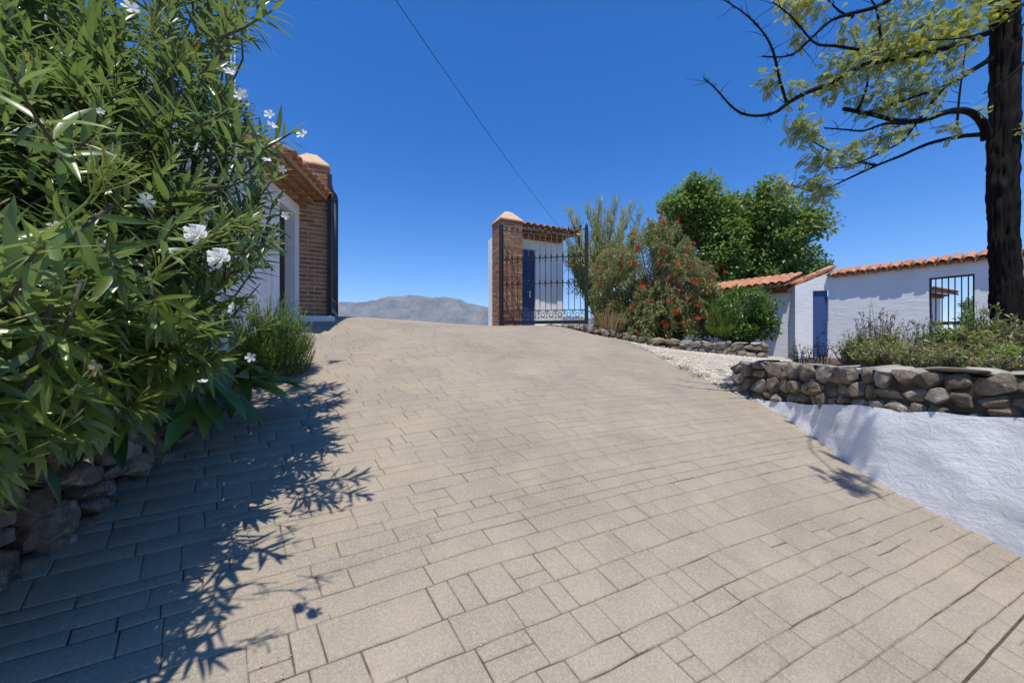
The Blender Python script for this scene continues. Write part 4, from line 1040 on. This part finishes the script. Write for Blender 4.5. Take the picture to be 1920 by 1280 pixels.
# ------------------------------------------------------------------ rosemary
def rosemary():
    root = thing('rosemary_bush', 'bright green rosemary bush beside the driveway below the gatehouse', 'bush'); R = random.Random(12)
    m = leaf('rosemary_needle', [(.13, .25, .035), (.2, .36, .05), (.28, .45, .07)], trans=.42, tcol=(.3, .5, .06), rough=.5)
    c = Vector((-2.78, 4.35, D(-2.7, 4.35) - .02)); fr = []; st = MB()
    T = ([(-.09, 0, 0), (.09, 0, 0), (.05, 1, .05), (-.05, 1, .05)], [(0, 1, 2, 3)])
    for k in range(950):
        a = R.uniform(0, 6.28); r = math.sqrt(R.random()); x, y = r * .44 * math.cos(a), r * .50 * math.sin(a)
        h = (1.2 - .35 * r * r) * R.uniform(.72, 1.1) + .12 * noise.noise(Vector((x * 4, y * 4, 0)))
        lo = R.uniform(.0, .75)
        p0 = c + Vector((x * .55, y * .55, max(.0, h * lo - .35))); d = Vector((x * .75 + .03, y * .75, .75)) + rvec() * .12; d.normalize()
        L = R.uniform(.22, .42); 
        tip = c + Vector((x, y, h * (.35 + .65 * lo))); p0 = tip - d * L
        st.tube([p0, tip], [.003, .0015], 4, False)
        for j in range(20):
            t = j / 19; p = p0.lerp(tip, .1 + .9 * t); q = rvec(); q = (q - d * q.dot(d)).normalized()
            fr.append((frame((d * .45 + q * .9), q + UZ * .8, R.uniform(.022, .034) * (1.1 - .4 * t)) @ Matrix.Diagonal((1.7, 1, 1)), p))
    stuff(joined('foliage', T, fr, m, root)); st.build('stems', MAT['stem'], root)
rosemary()
# ------------------------------------------------------------------ generic leafy crown from outline
def crown(root, poly, Y, thick, nclump, nleaf, cr, ls, tmpl, mat, seed, name='crown', flat=.8, dens=1.0):
    R = random.Random(seed); fr = []; cl = []
    state = random.getstate(); random.seed(seed)
    for k in range(nclump):
        px, py = in_poly_px(poly); y = Y + R.uniform(-thick, thick); cl.append((P(px, py, Y) + Vector((0, y - Y, 0)), cr * R.uniform(.6, 1.25)))
    for c, r in cl:
        for j in range(nleaf):
            v = rvec(); rr = r * (R.random() ** .4); p = c + Vector((v.x, v.y, v.z * flat)) * rr
            d = (v * .6 + rvec() * .8 - UZ * .25).normalized(); n = (UZ * .8 + v * .5 + rvec() * .5)
            fr.append((frame(d, n, ls * R.uniform(.7, 1.3)), p))
    random.setstate(state)
    o = joined(name, tmpl, fr, mat, root); stuff(o); return cl
def limbs(mb, base, cl, r0, seed, every=2):
    R = random.Random(seed)
    for c, r in cl[::every]:
        mid = base.lerp(c, .5) + UZ * .15 * (c - base).length * .5 + Vector((R.uniform(-.2, .2), R.uniform(-.2, .2), 0))
        mb.tube(smooth_path([base, mid, c], 3), [r0, r0 * .8, r0 * .62, r0 * .48, r0 * .36, r0 * .25, r0 * .12], 6, False)
# green tree behind the outbuilding
def green_tree():
    root = thing('green_tree', 'dense round green tree behind the tiled outbuilding', 'tree')
    m = leaf('green_tree_leaf', [(.08, .15, .032), (.13, .22, .045), (.19, .29, .06), (.25, .34, .09)], trans=.42, tcol=(.32, .45, .07), rough=.42, spec=.45)
    poly = [(1240, 385), (1265, 368), (1310, 366), (1350, 360), (1390, 370), (1430, 366), (1460, 385), (1495, 405), (1505, 425), (1518, 470), (1515, 520), (1480, 545), (1330, 545), (1255, 480), (1230, 400)]
    cl = crown(root, poly, 16, 1.5, 230, 240, .6, .16, small_leaf(.30), m, 31)
    b = Vector((10.2, 16.5, 1.0)); mb = MB().tube([b, b + UZ * 1.2, b + Vector((.05, 0, 2.2))], [.26, .22, .18], 10)
    limbs(mb, b + UZ * 2.0, cl, .12, 1, 3); mb.build('trunk', MAT['stem'], root, True)
green_tree()
def dark_tree():
    root = thing('courtyard_shrub', 'dark green shrub seen through the right of the barred window', 'shrub')
    crown(root, [(1800, 560), (1850, 560), (1850, 640), (1800, 640)], 12.2, .5, 14, 120, .35, .1, small_leaf(.3), bpy.data.materials['green_tree_leaf'], 37, 'foliage')
dark_tree()
# wispy broom
def broom():
    root = thing('broom_bush', 'wispy yellow green broom bush rising behind the open gate leaf', 'bush'); R = random.Random(14)
    m = leaf('broom_twig', [(.38, .40, .12), (.48, .48, .14), (.58, .5, .07), (.42, .46, .2)], trans=.35, tcol=(.4, .42, .1), rough=.6)
    b = P(1130, 590, 13.0); b.z = 1.9; st = MB(); fr = []
    T = ([(-.035, 0, 0), (.035, 0, 0), (.015, 1, 0), (-.015, 1, 0)], [(0, 1, 2, 3)])
    tips = [(1065, 395), (1080, 410), (1100, 385), (1112, 400), (1125, 375), (1140, 395), (1155, 372), (1170, 395), (1185, 385), (1200, 400), (1060, 440), (1075, 470), (1210, 430), (1100, 440), (1130, 430), (1160, 430), (1190, 440), (1070, 500), (1110, 490), (1090, 520), (1140, 480), (1120, 540)]
    for px, py in tips:
        tip = P(px, py, 13 + R.uniform(-.6, .6)); mid = b.lerp(tip, .55) + Vector((R.uniform(-.15, .15), 0, .15))
        pts = smooth_path([b, mid, tip], 4); st.tube(pts, [.04 - .033 * k / (len(pts) - 1) for k in range(len(pts))], 5, False)
        for k in range(260):
            t = .35 + .65 * R.random(); p = lerp_path(pts, t) + rvec() * .10; d = (UZ * 1.0 + rvec() * .55); fr.append((frame(d, rvec(), R.uniform(.22, .5) * (1.15 - .5 * t)), p))
    crown(root, [(1060, 470), (1110, 450), (1180, 460), (1200, 560), (1120, 590), (1075, 560)], 13.2, .4, 30, 160, .4, .09, small_leaf(.2), m, 71, 'lower_foliage')
    stuff(joined('foliage', T, fr, m, root)); st.build('stems', MAT['stem'], root, True)
broom()
# red flowered bush
def red_bush():
    root = thing('red_flowered_bush', 'tall arching bush covered in red flowers by the low stone wall', 'bush'); R = random.Random(18)
    m = leaf('arching_leaf', [(.12, .16, .045), (.2, .24, .065), (.29, .31, .10), (.4, .39, .18)], trans=.38, tcol=(.36, .4, .1), rough=.5)
    mr = Mat('red_flower'); mr.col(mr.ramp(mr.rand_isl(), [(0, (.50, .035, .018)), (.6, (.68, .075, .03)), (1, (.72, .18, .06))])).set(.6, .25); mr = mr.m
    b = P(1235, 640, 11.2); b.z = 1.6; st = MB(); fr = []; fl = []
    T = lance(2, .11, .01, .1)
    ft = MB()
    for k in range(26):
        v = Vector((math.cos(k * 2.4) * math.sqrt(1 - (1 - k / 13) ** 2 if abs(1 - k / 13) < 1 else 0), math.sin(k * 2.4) * math.sqrt(max(0, 1 - (1 - k / 13) ** 2)), (1 - k / 13)))
        s = v.cross(Vector((.3, .5, .8))).normalized() * .13; ft.add([v * .15 - s, v * .15 + s, v], [(0, 1, 2)])
    fme = mesh('flower', ft.V, ft.F, mr)
    env = [(1112, 560), (1116, 495), (1138, 462), (1165, 442), (1200, 415), (1238, 400), (1275, 425), (1300, 470), (1330, 500), (1345, 540), (1345, 590), (1300, 625), (1150, 625)]
    st0 = random.getstate(); random.seed(5)
    for k in range(330):
        px, py = in_poly_px(env); tip = P(px, py, 11.0 + R.uniform(-.9, .7)); side = Vector((tip.x - b.x, tip.y - b.y, 0))
        top = b.lerp(tip, .6) + UZ * (.55 + .35 * R.random()); droop = tip + side * .12 - UZ * R.uniform(.15, .45)
        pts = smooth_path([b + rvec() * .15, top if k % 2 else b.lerp(tip, .55) + UZ * .2, tip, droop], 3); n = len(pts)
        st.tube(pts, [.018 - .015 * i / (n - 1) for i in range(n)], 4, False)
        for j in range(84):
            t = .4 + .6 * R.random(); p = lerp_path(pts, t) + rvec() * .07; q = (rvec() + (lerp_path(pts, min(1, t + .05)) - lerp_path(pts, t - .05)).normalized() * .7 - UZ * .2)
            fr.append((frame(q, UZ * .7 + rvec(), R.uniform(.09, .16)), p))
        if k % 3 == 0:
            e = P(px, py, 11.0 - R.uniform(.3, .95)); fl.append(e)
    for px, py in [(1318, 545), (1330, 540), (1325, 550), (1250, 548), (1262, 555), (1275, 545), (1210, 495), (1200, 530), (1245, 420), (1215, 410), (1270, 415), (1165, 470), (1180, 490), (1310, 575), (1290, 560), (1240, 605), (1160, 560), (1360, 510), (1340, 515), (1300, 455)]: fl.append(P(px, py, 10.35))
    random.setstate(st0)
    for e in fl: link('flower', fme, root, M4=M44((frame(rvec(), rvec(), (.075 * R.uniform(.8, 1.3), .075, .11)), e)))
    # dark undergrowth low in the bush
    crown(root, [(1120, 560), (1350, 560), (1350, 628), (1130, 622)], 11.4, .5, 60, 130, .38, .11, small_leaf(.3), bpy.data.materials['green_tree_leaf'], 41, 'undergrowth')
    stuff(joined('foliage', T, fr, m, root)); st.build('stems', MAT['stem2'], root, True)
MAT['stem2'] = simple('pale_stem', (.24, .2, .15), .85, .2, var=.3)
red_bush()
def green_shrub():
    root = thing('green_shrub', 'glossy bright green shrub at the end of the low stone wall', 'shrub')
    m = leaf('glossy_leaf', [(.04, .095, .015), (.07, .15, .02), (.12, .22, .035)], trans=.3, tcol=(.3, .45, .05), rough=.35, spec=.5)
    cl = crown(root, [(1350, 545), (1385, 540), (1430, 550), (1448, 590), (1440, 625), (1400, 640), (1350, 632)], 10.0, .45, 60, 160, .26, .075, small_leaf(.34), m, 51, 'foliage')
    b = P(1400, 655, 10); mb = MB(); limbs(mb, b, cl, .03, 4, 3); mb.build('stems', MAT['stem'], root, True)
    root = thing('feathery_shrub', 'feathery yellow green shrub between the red bush and the glossy shrub', 'shrub'); R = random.Random(6); fr = []
    m2 = leaf('feathery_leaf', [(.09, .16, .02), (.14, .22, .025), (.2, .28, .04)], trans=.35, tcol=(.35, .45, .05))
    T = ([(-.035, 0, 0), (.035, 0, 0), (.01, 1, -.1), (-.01, 1, -.1)], [(0, 1, 2, 3)])
    b = P(1362, 640, 9.75); st = MB()
    for k in range(90):
        tip = P(R.uniform(1325, 1392), R.uniform(560, 625), 9.75 + R.uniform(-.3, .3)); st.tube([b, tip], [.008, .003], 4, False)
        for j in range(40): fr.append((frame(UZ + rvec() * .8 + (tip - b) * .5, rvec(), R.uniform(.08, .16)), b.lerp(tip, .5 + .5 * R.random()) + rvec() * .05))
    stuff(joined('foliage', T, fr, m2, root)); st.build('stems', MAT['stem'], root)
green_shrub()
# ------------------------------------------------------------------ grasses and weeds
def blades(name, label, cat, c, rx, ry, n, h, mat, lean=.35, group=None, seed=0, w=.03, zf=None):
    root = tag(link(name, None), label, cat, group); R = random.Random(seed); fr = []
    T = ([(-w, 0, 0), (w, 0, 0), (w * .75, .55, .05), (-w * .75, .55, .05), (.002, 1, .2), (-.002, 1, .2)], [(0, 1, 2, 3), (3, 2, 4, 5)])
    for k in range(n):
        a = R.uniform(0, 6.28); r = math.sqrt(R.random()); p = c + Vector((rx * r * math.cos(a), ry * r * math.sin(a), 0))
        if zf: p.z = zf(p.x, p.y)
        d = UZ + Vector((math.cos(a) * r, math.sin(a) * r, 0)) * lean + Vector((R.gauss(0, .15), R.gauss(0, .15), 0))
        fr.append((frame(d, Vector((math.cos(a), math.sin(a), .2)), h * R.uniform(.5, 1.15)), p))
    stuff(joined('blades', T, fr, mat, root)); return root
MAT['dry'] = leaf('dry_grass', [(.34, .24, .12), (.46, .34, .18), (.30, .2, .1), (.52, .42, .26)], trans=.3, tcol=(.6, .45, .2), rough=.7)
MAT['weed'] = leaf('weed_leaf', [(.10, .15, .035), (.16, .21, .05), (.26, .27, .08)], trans=.3, tcol=(.35, .42, .08), rough=.6)
c = P(1142, 632, 10.25); c.z = 1.86
blades('dry_grass_clump', 'clump of straw coloured dry grass by the stones near the gate', 'grass', c, .36, .2, 420, .58, MAT['dry'], .35, 'dry grass clumps', 1, .025)
c = P(1090, 620, 10.3); c.z = 1.9
blades('dry_grass_clump', 'small dry grass tuft right under the end of the gate leaf', 'grass', c, .16, .12, 110, .3, MAT['dry'], .5, 'dry grass clumps', 2, .025)
R = random.Random(77)
for k, (px, py, Y, lab) in enumerate([(1312, 706, 5.6, 'tiny weed tuft on the gravel edge nearest the stone wall end'), (1285, 694, 6.05, 'tiny weed tuft in the middle of the gravel edge'), (1358, 727, 5.15, 'tiny weed tuft close to the stone wall end'), (1250, 675, 6.7, 'tiny weed tuft at the upper gravel edge')]):
    p = P(px, py, Y); p.z = max(gv(p.x, p.y), D(p.x, p.y)); blades('weed_tuft', lab, 'weed', p, .14, .12, 60, .085, MAT['weed'], .9, 'weeds along the gravel edge', 60 + k, .05)
# ------------------------------------------------------------------ scrub on the terrace
MAT['scrub'] = leaf('scrub_leaf', [(.10, .165, .03), (.17, .24, .04), (.26, .33, .065), (.34, .36, .12)], trans=.38, tcol=(.32, .42, .07), rough=.5)
MAT['scrubdry'] = leaf('dry_scrub_leaf', [(.26, .21, .10), (.38, .31, .15), (.2, .16, .09), (.48, .4, .22)], trans=.25, tcol=(.45, .35, .15), rough=.7)
MAT['scrubdark'] = leaf('dark_scrub_leaf', [(.06, .055, .04), (.09, .085, .055), (.05, .06, .03), (.16, .13, .09)], trans=.2, tcol=(.2, .18, .08), rough=.6)
def scrub(px, Y, pytop, wpx, label, mat, seed, n=34, leafy=16, ls=.07, dry=None, w=.16):
    root = thing('terrace_plant', label, 'plant', 'wild plants on the terrace behind the stone wall'); R = random.Random(seed)
    n = int(n * 1.7); Y *= .84; b = P(px, 690, Y); b.z = TZf(Y); top = P(px, pytop - 26, Y).z; H = top - b.z; rw = wpx / F * Y; fr = []; fd = []; st = MB(); T = lance(2, w, .02, .15)
    for k in range(n):
        a = R.uniform(0, 6.28); r = math.sqrt(R.random()); p0 = b + Vector((math.cos(a) * r * rw * .6, math.sin(a) * r * rw * .6, 0)); h = H * R.uniform(.5, 1.05) * (1 - .3 * r * r)
        tip = p0 + Vector((math.cos(a) * rw * r * .5 + R.gauss(0, .04), math.sin(a) * rw * r * .5 + R.gauss(0, .04), h))
        st.tube([p0, p0.lerp(tip, .5) + rvec() * .02, tip], [.005, .004, .002], 4, False)
        for j in range(leafy):
            t = .2 + .8 * R.random(); q = rvec(); d = Vector((q.x, q.y, abs(q.z) * .6 + .25)); (fd if dry and R.random() < .42 else fr).append((frame(d, UZ + rvec() * .5, ls * R.uniform(.6, 1.3)), p0.lerp(tip, t)))
    stuff(joined('foliage', T, fr, mat, root))
    if fd: stuff(joined('dry_leaves', T, fd, dry, root))
    st.build('stems', MAT['stem2'], root)
for a in [(1600, 5.7, 640, 26, 'low green leafy plant standing left of the dark brown scrub', MAT['scrub'], 1, 40, 16, .06, MAT['scrubdry']),
          (1645, 5.9, 592, 34, 'dark brown dried scrub with seed heads before the white wall', MAT['scrubdark'], 2, 46, 20, .05, MAT['scrubdry']),
          (1672, 5.4, 640, 30, 'yellow green plant just right of the dark brown scrub', MAT['scrub'], 3, 36, 16, .07, MAT['scrubdry']),
          (1725, 5.6, 618, 28, 'dark leafy plant below the left side of the barred window', MAT['scrubdark'], 4, 34, 14, .06, MAT['scrub']),
          (1740, 5.1, 655, 34, 'low dry yellowish plant on the wall edge below the window', MAT['scrubdry'], 5, 40, 12, .06, MAT['scrub']),
          (1775, 5.3, 625, 26, 'bright green upright plant below the middle of the window', MAT['scrub'], 6, 34, 18, .085, None),
          (1812, 5.1, 636, 24, 'bright green plant below the right edge of the window', MAT['scrub'], 7, 30, 16, .08, MAT['scrubdry']),
          (1845, 5.5, 588, 24, 'tall feathery green plant touching the left of the tree trunk', MAT['scrub'], 8, 60, 26, .06, None),
          (1880, 4.5, 650, 30, 'dry mixed plant at the foot of the tree trunk', MAT['scrubdry'], 9, 34, 14, .06, MAT['scrub']),
          (1905, 4.1, 668, 26, 'low bright green plant at the right end above the wall', MAT['scrub'], 10, 36, 18, .07, None),
          (1935, 4.8, 610, 40, 'grey green bush right of the tree trunk at the picture edge', MAT['scrub'], 11, 50, 18, .07, MAT['scrubdry']),
          (1535, 6.4, 655, 22, 'thin sparse plant in front of the narrow blue door', MAT['scrubdark'], 12, 14, 9, .045, MAT['scrub']),
          (1500, 6.6, 660, 18, 'small pale weed before the white gable of the outbuilding', MAT['scrub'], 13, 14, 8, .045, MAT['scrubdry']),
          (1700, 4.9, 668, 36, 'low straw coloured plant on the wall edge left of the window', MAT['scrubdry'], 14, 40, 14, .05, MAT['scrub']),
          (1850, 4.6, 665, 30, 'low green and straw plant before the tree trunk', MAT['scrub'], 15, 36, 14, .06, MAT['scrubdry']),
          (1790, 4.1, 672, 30, 'low yellow green cushion right on the stone wall below the window', MAT['scrub'], 17, 44, 14, .045, MAT['scrubdry']),
          (1890, 3.7, 682, 30, 'very low straw and green tuft nearest the right end of the stone wall', MAT['scrubdry'], 18, 44, 12, .04, MAT['scrub']),
          (1640, 5.2, 668, 34, 'low green ground plant under the dark brown scrub', MAT['scrub'], 16, 40, 14, .055, MAT['scrubdry'])]: scrub(*a)
# ------------------------------------------------------------------ feathery tree on the terrace
def locust():
    root = thing('feathery_leaf_tree', 'dark trunked tree with feathery yellow green leaves rising from the terrace', 'tree'); R = random.Random(23)
    m = Mat('dark_bark'); n = m.noise(7, 8, .75, stretch=(1, 1, .22)); 
    c = m.ramp(n, [(.35, (.010, .008, .007)), (.55, (.026, .021, .018)), (.75, (.075, .063, .054))]); m.col(c).set(.95, .1); m.bump(n, 1.0, .05); m.bump(m.noise(30, 5, .7, stretch=(1, 1, .3)), .6, .012); bark = m.m
    TY = 4.9
    tp = [P(1893, 715, TY), P(1892, 640, TY), P(1886, 540, TY), P(1882, 450, TY), P(1880, 330, TY), P(1883, 200, TY), P(1885, 80, TY), P(1884, 0, TY), P(1886, -160, TY), P(1880, -330, TY), P(1884, -520, TY)]
    tp = smooth_path(tp, 6); rad = np.interp(range(len(tp)), [0, 6, 14, 24, 42, 60], [.19, .135, .115, .118, .11, .07])
    tp = [tp[0].lerp(tp[1], 0)] + [a.lerp(b, k / 3) for a, b in zip(tp, tp[1:]) for k in (1, 2, 3)]; rad = np.interp(range(len(tp)), np.arange(len(rad)) * 3, rad)
    V, Fs = tube(tp, list(rad), 64, True, .10, 3)
    for i, p in enumerate(tp):
        for k in range(64):
            a = 2 * math.pi * k / 64; q = Vector((math.cos(a) * 2.6, math.sin(a) * 2.6, p.z * 1.1)); q2 = Vector((math.cos(a) * 6.5, math.sin(a) * 6.5, p.z * 3.0))
            s = -.030 * abs(noise.noise(q * 1.7)) * 2 - .014 * abs(noise.noise(q2 * 1.5)) * 2 + .03
            if i % 97 == 40: s += 0
            V[i * 64 + k] = V[i * 64 + k] + (V[i * 64 + k] - p).normalized() * s
    for bz, ba, br in ((455, 3.3, .09), (345, 3.2, .07), (300, 2.9, .05), (560, 3.5, .05)):
        c = P(1882, bz, TY) + Vector((math.cos(ba), math.sin(ba) * .5, 0)) * .18
        for i in range(len(V)):
            d = (V[i] - c).length
            if d < br * 2: V[i] = V[i] + Vector((math.cos(ba), -.2, 0)) * .045 * (1 - d / (br * 2)) ** 1
    obj('trunk', V, Fs, bark, root, True)
    B = [[(1850, 262, 4.9), (1845, 235, 4.85), (1826, 214, 4.75), (1800, 207, 4.65), (1770, 212, 4.6), (1730, 226, 4.5), (1690, 228, 4.45), (1640, 216, 4.4), (1582, 204, 4.35)],
         [(1848, 252, 4.9), (1800, 256, 4.8), (1740, 270, 4.65), (1690, 292, 4.55), (1640, 312, 4.45), (1580, 340, 4.4), (1535, 362, 4.35)],
         [(1856, 112, 4.9), (1820, 134, 4.7), (1780, 158, 4.6), (1720, 180, 4.5), (1655, 202, 4.4), (1610, 215, 4.3)],
         [(1770, 165, 4.6), (1745, 195, 4.5), (1712, 240, 4.45), (1690, 266, 4.4), (1640, 292, 4.3), (1590, 312, 4.25), (1555, 316, 4.2)],
         [(1858, 60, 4.9), (1770, 92, 4.6), (1690, 108, 4.45), (1620, 122, 4.3), (1560, 155, 4.2), (1510, 175, 4.15), (1475, 195, 4.1), (1455, 210, 4.1), (1425, 217, 4.05), (1395, 214, 4.05), (1370, 198, 4.0), (1345, 170, 4.0), (1320, 147, 4.0)],
         [(1475, 193, 4.1), (1462, 150, 4.1), (1450, 98, 4.05), (1430, 60, 4.05), (1395, 25, 4.0), (1345, -8, 4.0)],
         [(1860, -60, 4.9), (1760, -30, 4.6), (1690, -10, 4.4), (1640, 14, 4.3), (1580, 30, 4.2), (1550, 45, 4.2), (1515, 78, 4.15), (1490, 100, 4.1), (1465, 107, 4.1), (1428, 106, 4.1)],
         [(1640, 98, 4.3), (1570, 87, 4.2), (1530, 82, 4.15), (1500, 50, 4.1), (1480, 28, 4.1), (1450, 5, 4.05)],
         [(1608, 207, 4.37), (1624, 168, 4.35), (1628, 128, 4.3)], [(1700, 232, 4.45), (1660, 232, 4.4), (1620, 245, 4.3), (1585, 243, 4.3), (1545, 240, 4.25)],
         [(1930, 108, 4.3), (1895, 142, 4.3), (1868, 162, 4.35), (1845, 176, 4.4)], [(1935, -10, 4.2), (1900, 28, 4.2), (1860, 56, 4.3), (1800, 72, 4.3), (1740, 76, 4.3)],
         [(1800, 255, 4.8), (1795, 232, 4.7), (1800, 170, 4.6), (1812, 80, 4.5)], [(1660, 110, 4.4), (1650, 60, 4.35), (1640, 10, 4.3), (1600, -40, 4.2)], [(1600, 32, 4.2), (1575, 22, 4.2), (1548, -4, 4.15)],
         [(1870, -150, 4.9), (1760, -190, 4.2), (1640, -200, 3.6), (1500, -160, 3.3)], [(1870, -250, 4.9), (1800, -330, 4.0), (1750, -350, 3.2), (1800, -420, 2.6), (1880, -760, 1.95), (2060, -830, 1.55)], [(1890, -200, 4.9), (2050, -250, 5.2), (2200, -200, 5.6)], [(1890, 60, 4.9), (1990, 20, 5.3), (2080, 40, 5.8)], [(1890, 240, 4.9), (1960, 235, 5.1), (2050, 190, 5.4)],
         [(1640, 310, 4.45), (1600, 300, 4.4), (1560, 285, 4.4), (1510, 258, 4.35)], [(1690, 108, 4.45), (1720, 60, 4.5), (1760, 20, 4.5)], [(1535, 362, 4.35), (1500, 352, 4.3), (1470, 345, 4.3)]]
    for k, b in enumerate(B):
        pts = smooth_path(PV(b), 4); L = len(pts); r0 = {0: .052, 1: .03, 2: .034, 4: .038, 6: .03}.get(k, .017); r1 = {0: .02}.get(k, .006)
        rad = [r0 + (r1 - r0) * (i / (L - 1)) ** .8 for i in range(L)]
        V, Fs = tube(pts, rad, 8, True, .15, k); obj('limb', V, Fs, bark, root, True)
    # thorny twigs
    tw = MB()
    for k, b in enumerate(B):
        pts = smooth_path(PV(b), 6)
        for i in range(2, len(pts) - 1):
            for _ in range(3 if k in (4, 5, 0, 6, 7) else 2):
                p = pts[i].lerp(pts[i + 1], R.random()); t = (pts[i + 1] - pts[i]).normalized(); d = (rvec() + t * .5).normalized(); L = R.uniform(.015, .05)
                if R.random() < .10: L = R.uniform(.12, .3)
                q = p + d * L * .5 + rvec() * L * .12
                tw.tube([p, q, p + d * L], [.0042, .003, .0012], 4, False)
    tw.build('twigs', bark, root)
    # pinnate leaves
    V = []; Fs = []
    for j in range(9):
        t = .12 + .88 * j / 8; s = .34 * (1 - .5 * abs(t - .5))
        for sg in (-1, 1):
            i = len(V); b = Vector((0, t, -.18 * t * t)); d = Vector((sg * .86, .5, -.05)); n = Vector((-d.y, d.x, 0)) * .085
            V += [b, b + d * s * .5 + n * .8, b + d * s, b + d * s * .5 - n * .8]; Fs.append((i, i + 1, i + 2, i + 3))
    i = len(V); V += [(-.012, 0, 0), (.012, 0, 0), (.008, 1, -.18), (-.008, 1, -.18)]; Fs.append((i, i + 1, i + 2, i + 3))
    T = (V, Fs)
    yel = leaf('yellow_leaflet', [(.34, .36, .04), (.46, .47, .06), (.32, .36, .07), (.44, .46, .13)], trans=.4, tcol=(.7, .65, .06), rough=.5)
    gre = leaf('grey_green_leaflet', [(.15, .21, .07), (.22, .29, .09), (.32, .38, .12), (.4, .45, .2)], back=(.4, .44, .32), trans=.38, tcol=(.5, .55, .15), rough=.5)
    gl = [(1700, 55, 55, 30), (1650, 50, 45, 26), (1750, 25, 50, 24), (1600, 125, 34, 18), (1575, 145, 30, 14), (1625, 175, 40, 20), (1690, 170, 45, 26), (1740, 165, 45, 26), (1780, 120, 40, 20), (1790, 75, 40, 20), (1450, 148, 22, 11), (1500, 232, 28, 16), (1520, 250, 26, 14), (1545, 296, 32, 22), (1580, 290, 26, 14), (1530, 345, 26, 18), (1545, 360, 20, 12), (1470, 348, 20, 12), (1620, 282, 30, 14), (1660, 262, 22, 10), (1690, 248, 22, 10), (1838, 205, 18, 4), (1710, 205, 34, 16), (1650, 195, 30, 16), (1560, 110, 22, 8), (1500, 70, 22, 6), (1550, 170, 26, 10), (1490, 165, 18, 6), (1925, 240, 16, 4), (1830, 20, 40, 20), (1870, -40, 60, 40), (1600, -60, 70, 40), (1750, -90, 90, 60), (1650, -190, 80, 40), (1500, -150, 60, 30), (1800, -330, 110, 70), (1900, -450, 120, 80), (2050, -230, 110, 60), (2050, 30, 80, 40), (2040, 190, 70, 30), (1780, -420, 80, 50), (1590, 60, 22, 7), (1530, 20, 20, 6), (1780, 240, 20, 6), (1640, 95, 40, 18)]
    yl = [(1690, 105, 42, 30), (1670, 85, 38, 22), (1720, 115, 34, 22), (1740, 70, 34, 18), (1765, 60, 34, 18), (1800, 55, 34, 18), (1840, 35, 34, 18), (1870, 20, 28, 14), (1660, 115, 30, 18), (1605, 115, 24, 12), (1490, 12, 24, 14), (1510, 5, 22, 12), (1470, 5, 14, 6), (1700, 90, 40, 16), (1560, 148, 20, 7), (1520, 262, 14, 5), (1695, 180, 30, 8), (1540, 300, 16, 5), (1750, 75, 40, 14)]
    bp = [q for b in B for q in smooth_path(PV(b), 5)]
    def fronds(lst, mat, name):
        fr = []
        for px, py, r, n in lst:
            yb = float(np.interp(px, [1400, 1600, 1850], [4.05, 4.3, 4.75])); c0 = P(px, py, yb)
            for k in range(int(n * (4.0 if py > -50 else .6) * (.7 if mat == yel else 1))):
                v = rvec() ; p = c0 + v * (r / F * yb) * R.random() ** .5 * Vector((1, 1, .7)).length / 1.6
                d = Vector((R.uniform(-1, .6), R.uniform(-1, 1), R.uniform(-.8, .45)))
                fr.append((frame(d, UZ + rvec() * .7, R.uniform(.07, .115)), p))
        if name == 'crown':
            for c0, r, n in ((Vector((2.43, 1.55, 4.75)), .2, 30), (Vector((2.6, 1.62, 4.85)), .1, 10), (Vector((2.75, 1.9, 5.0)), .12, 12), (Vector((2.9, 2.25, 5.1)), .12, 12), (Vector((3.0, 2.6, 5.2)), .12, 10)):
                for k in range(n): fr.append((frame(rvec(), UZ + rvec() * .5, R.uniform(.09, .14)), c0 + rvec() * r * R.random() ** .5))
        stuff(joined(name, T, fr, mat, root))
    fronds(gl, gre, 'crown'); fronds(yl, yel, 'yellow_crown')
locust()
# ------------------------------------------------------------------ fallen yellow petals caught in the joints
def petals():
    R = random.Random(33); fr = []; T = ([(-.5, 0, 0), (.5, 0, 0), (.45, 1, .25), (-.45, 1, .15)], [(0, 1, 2, 3)])
    while len(fr) < 260:
        r, c = R.choice(stones); u = R.random()
        a = XYof(r[0] + (r[1] - r[0]) * u, r[2] + R.gauss(0, .006)); x, y = a.x, a.y
        if not (-2.2 < x < .9 and 1.0 < y < 4.2): continue
        dn = max(0, 1 - abs(x + .75) / .9) * max(0, 1 - abs(y - 1.5) / 1.6)
        if noise.noise(Vector((x, y, 0)) * 1.5) + 2.2 * dn < .35 + R.random() * .8: continue
        for k in range(R.choice([1, 1, 2, 3])): 
            q = Vector((x + R.gauss(0, .012), y + R.gauss(0, .008), 0)); q.z = D(q.x, q.y) + .002
            fr.append((frame(Vector((R.uniform(-1, 1), R.uniform(-1, 1), .1)), UZ, R.uniform(.003, .006)), q))
    stuff(tag(joined('fallen_petals', T, fr, simple('dry_yellow_petal', (.62, .44, .1), .7, .2, var=.3)), 'tiny yellow fallen petals caught in the paving joints', 'petals'))
petals()
# ------------------------------------------------------------------ haze
def haze():
    s = 7000; V = []; 
    mb = MB().box((-s, -1500, -125), (2 * s, 0, 0), (0, 8500, 0), (0, 0, 900)); 
    m = bpy.data.materials.new('haze'); m.use_nodes = True; n = m.node_tree.nodes; n.remove(n['Principled BSDF'])
    v = n.new('ShaderNodeVolumePrincipled'); v.inputs['Color'].default_value = (.78, .88, 1.0, 1); v.inputs['Density'].default_value = .000085; v.inputs['Anisotropy'].default_value = .0
    m.node_tree.links.new(v.outputs[0], n['Material Output'].inputs['Volume'])
    o = mb.build('haze', m); stuff(tag(o, 'pale blue haze in the air before the far mountain', 'haze'))
haze()
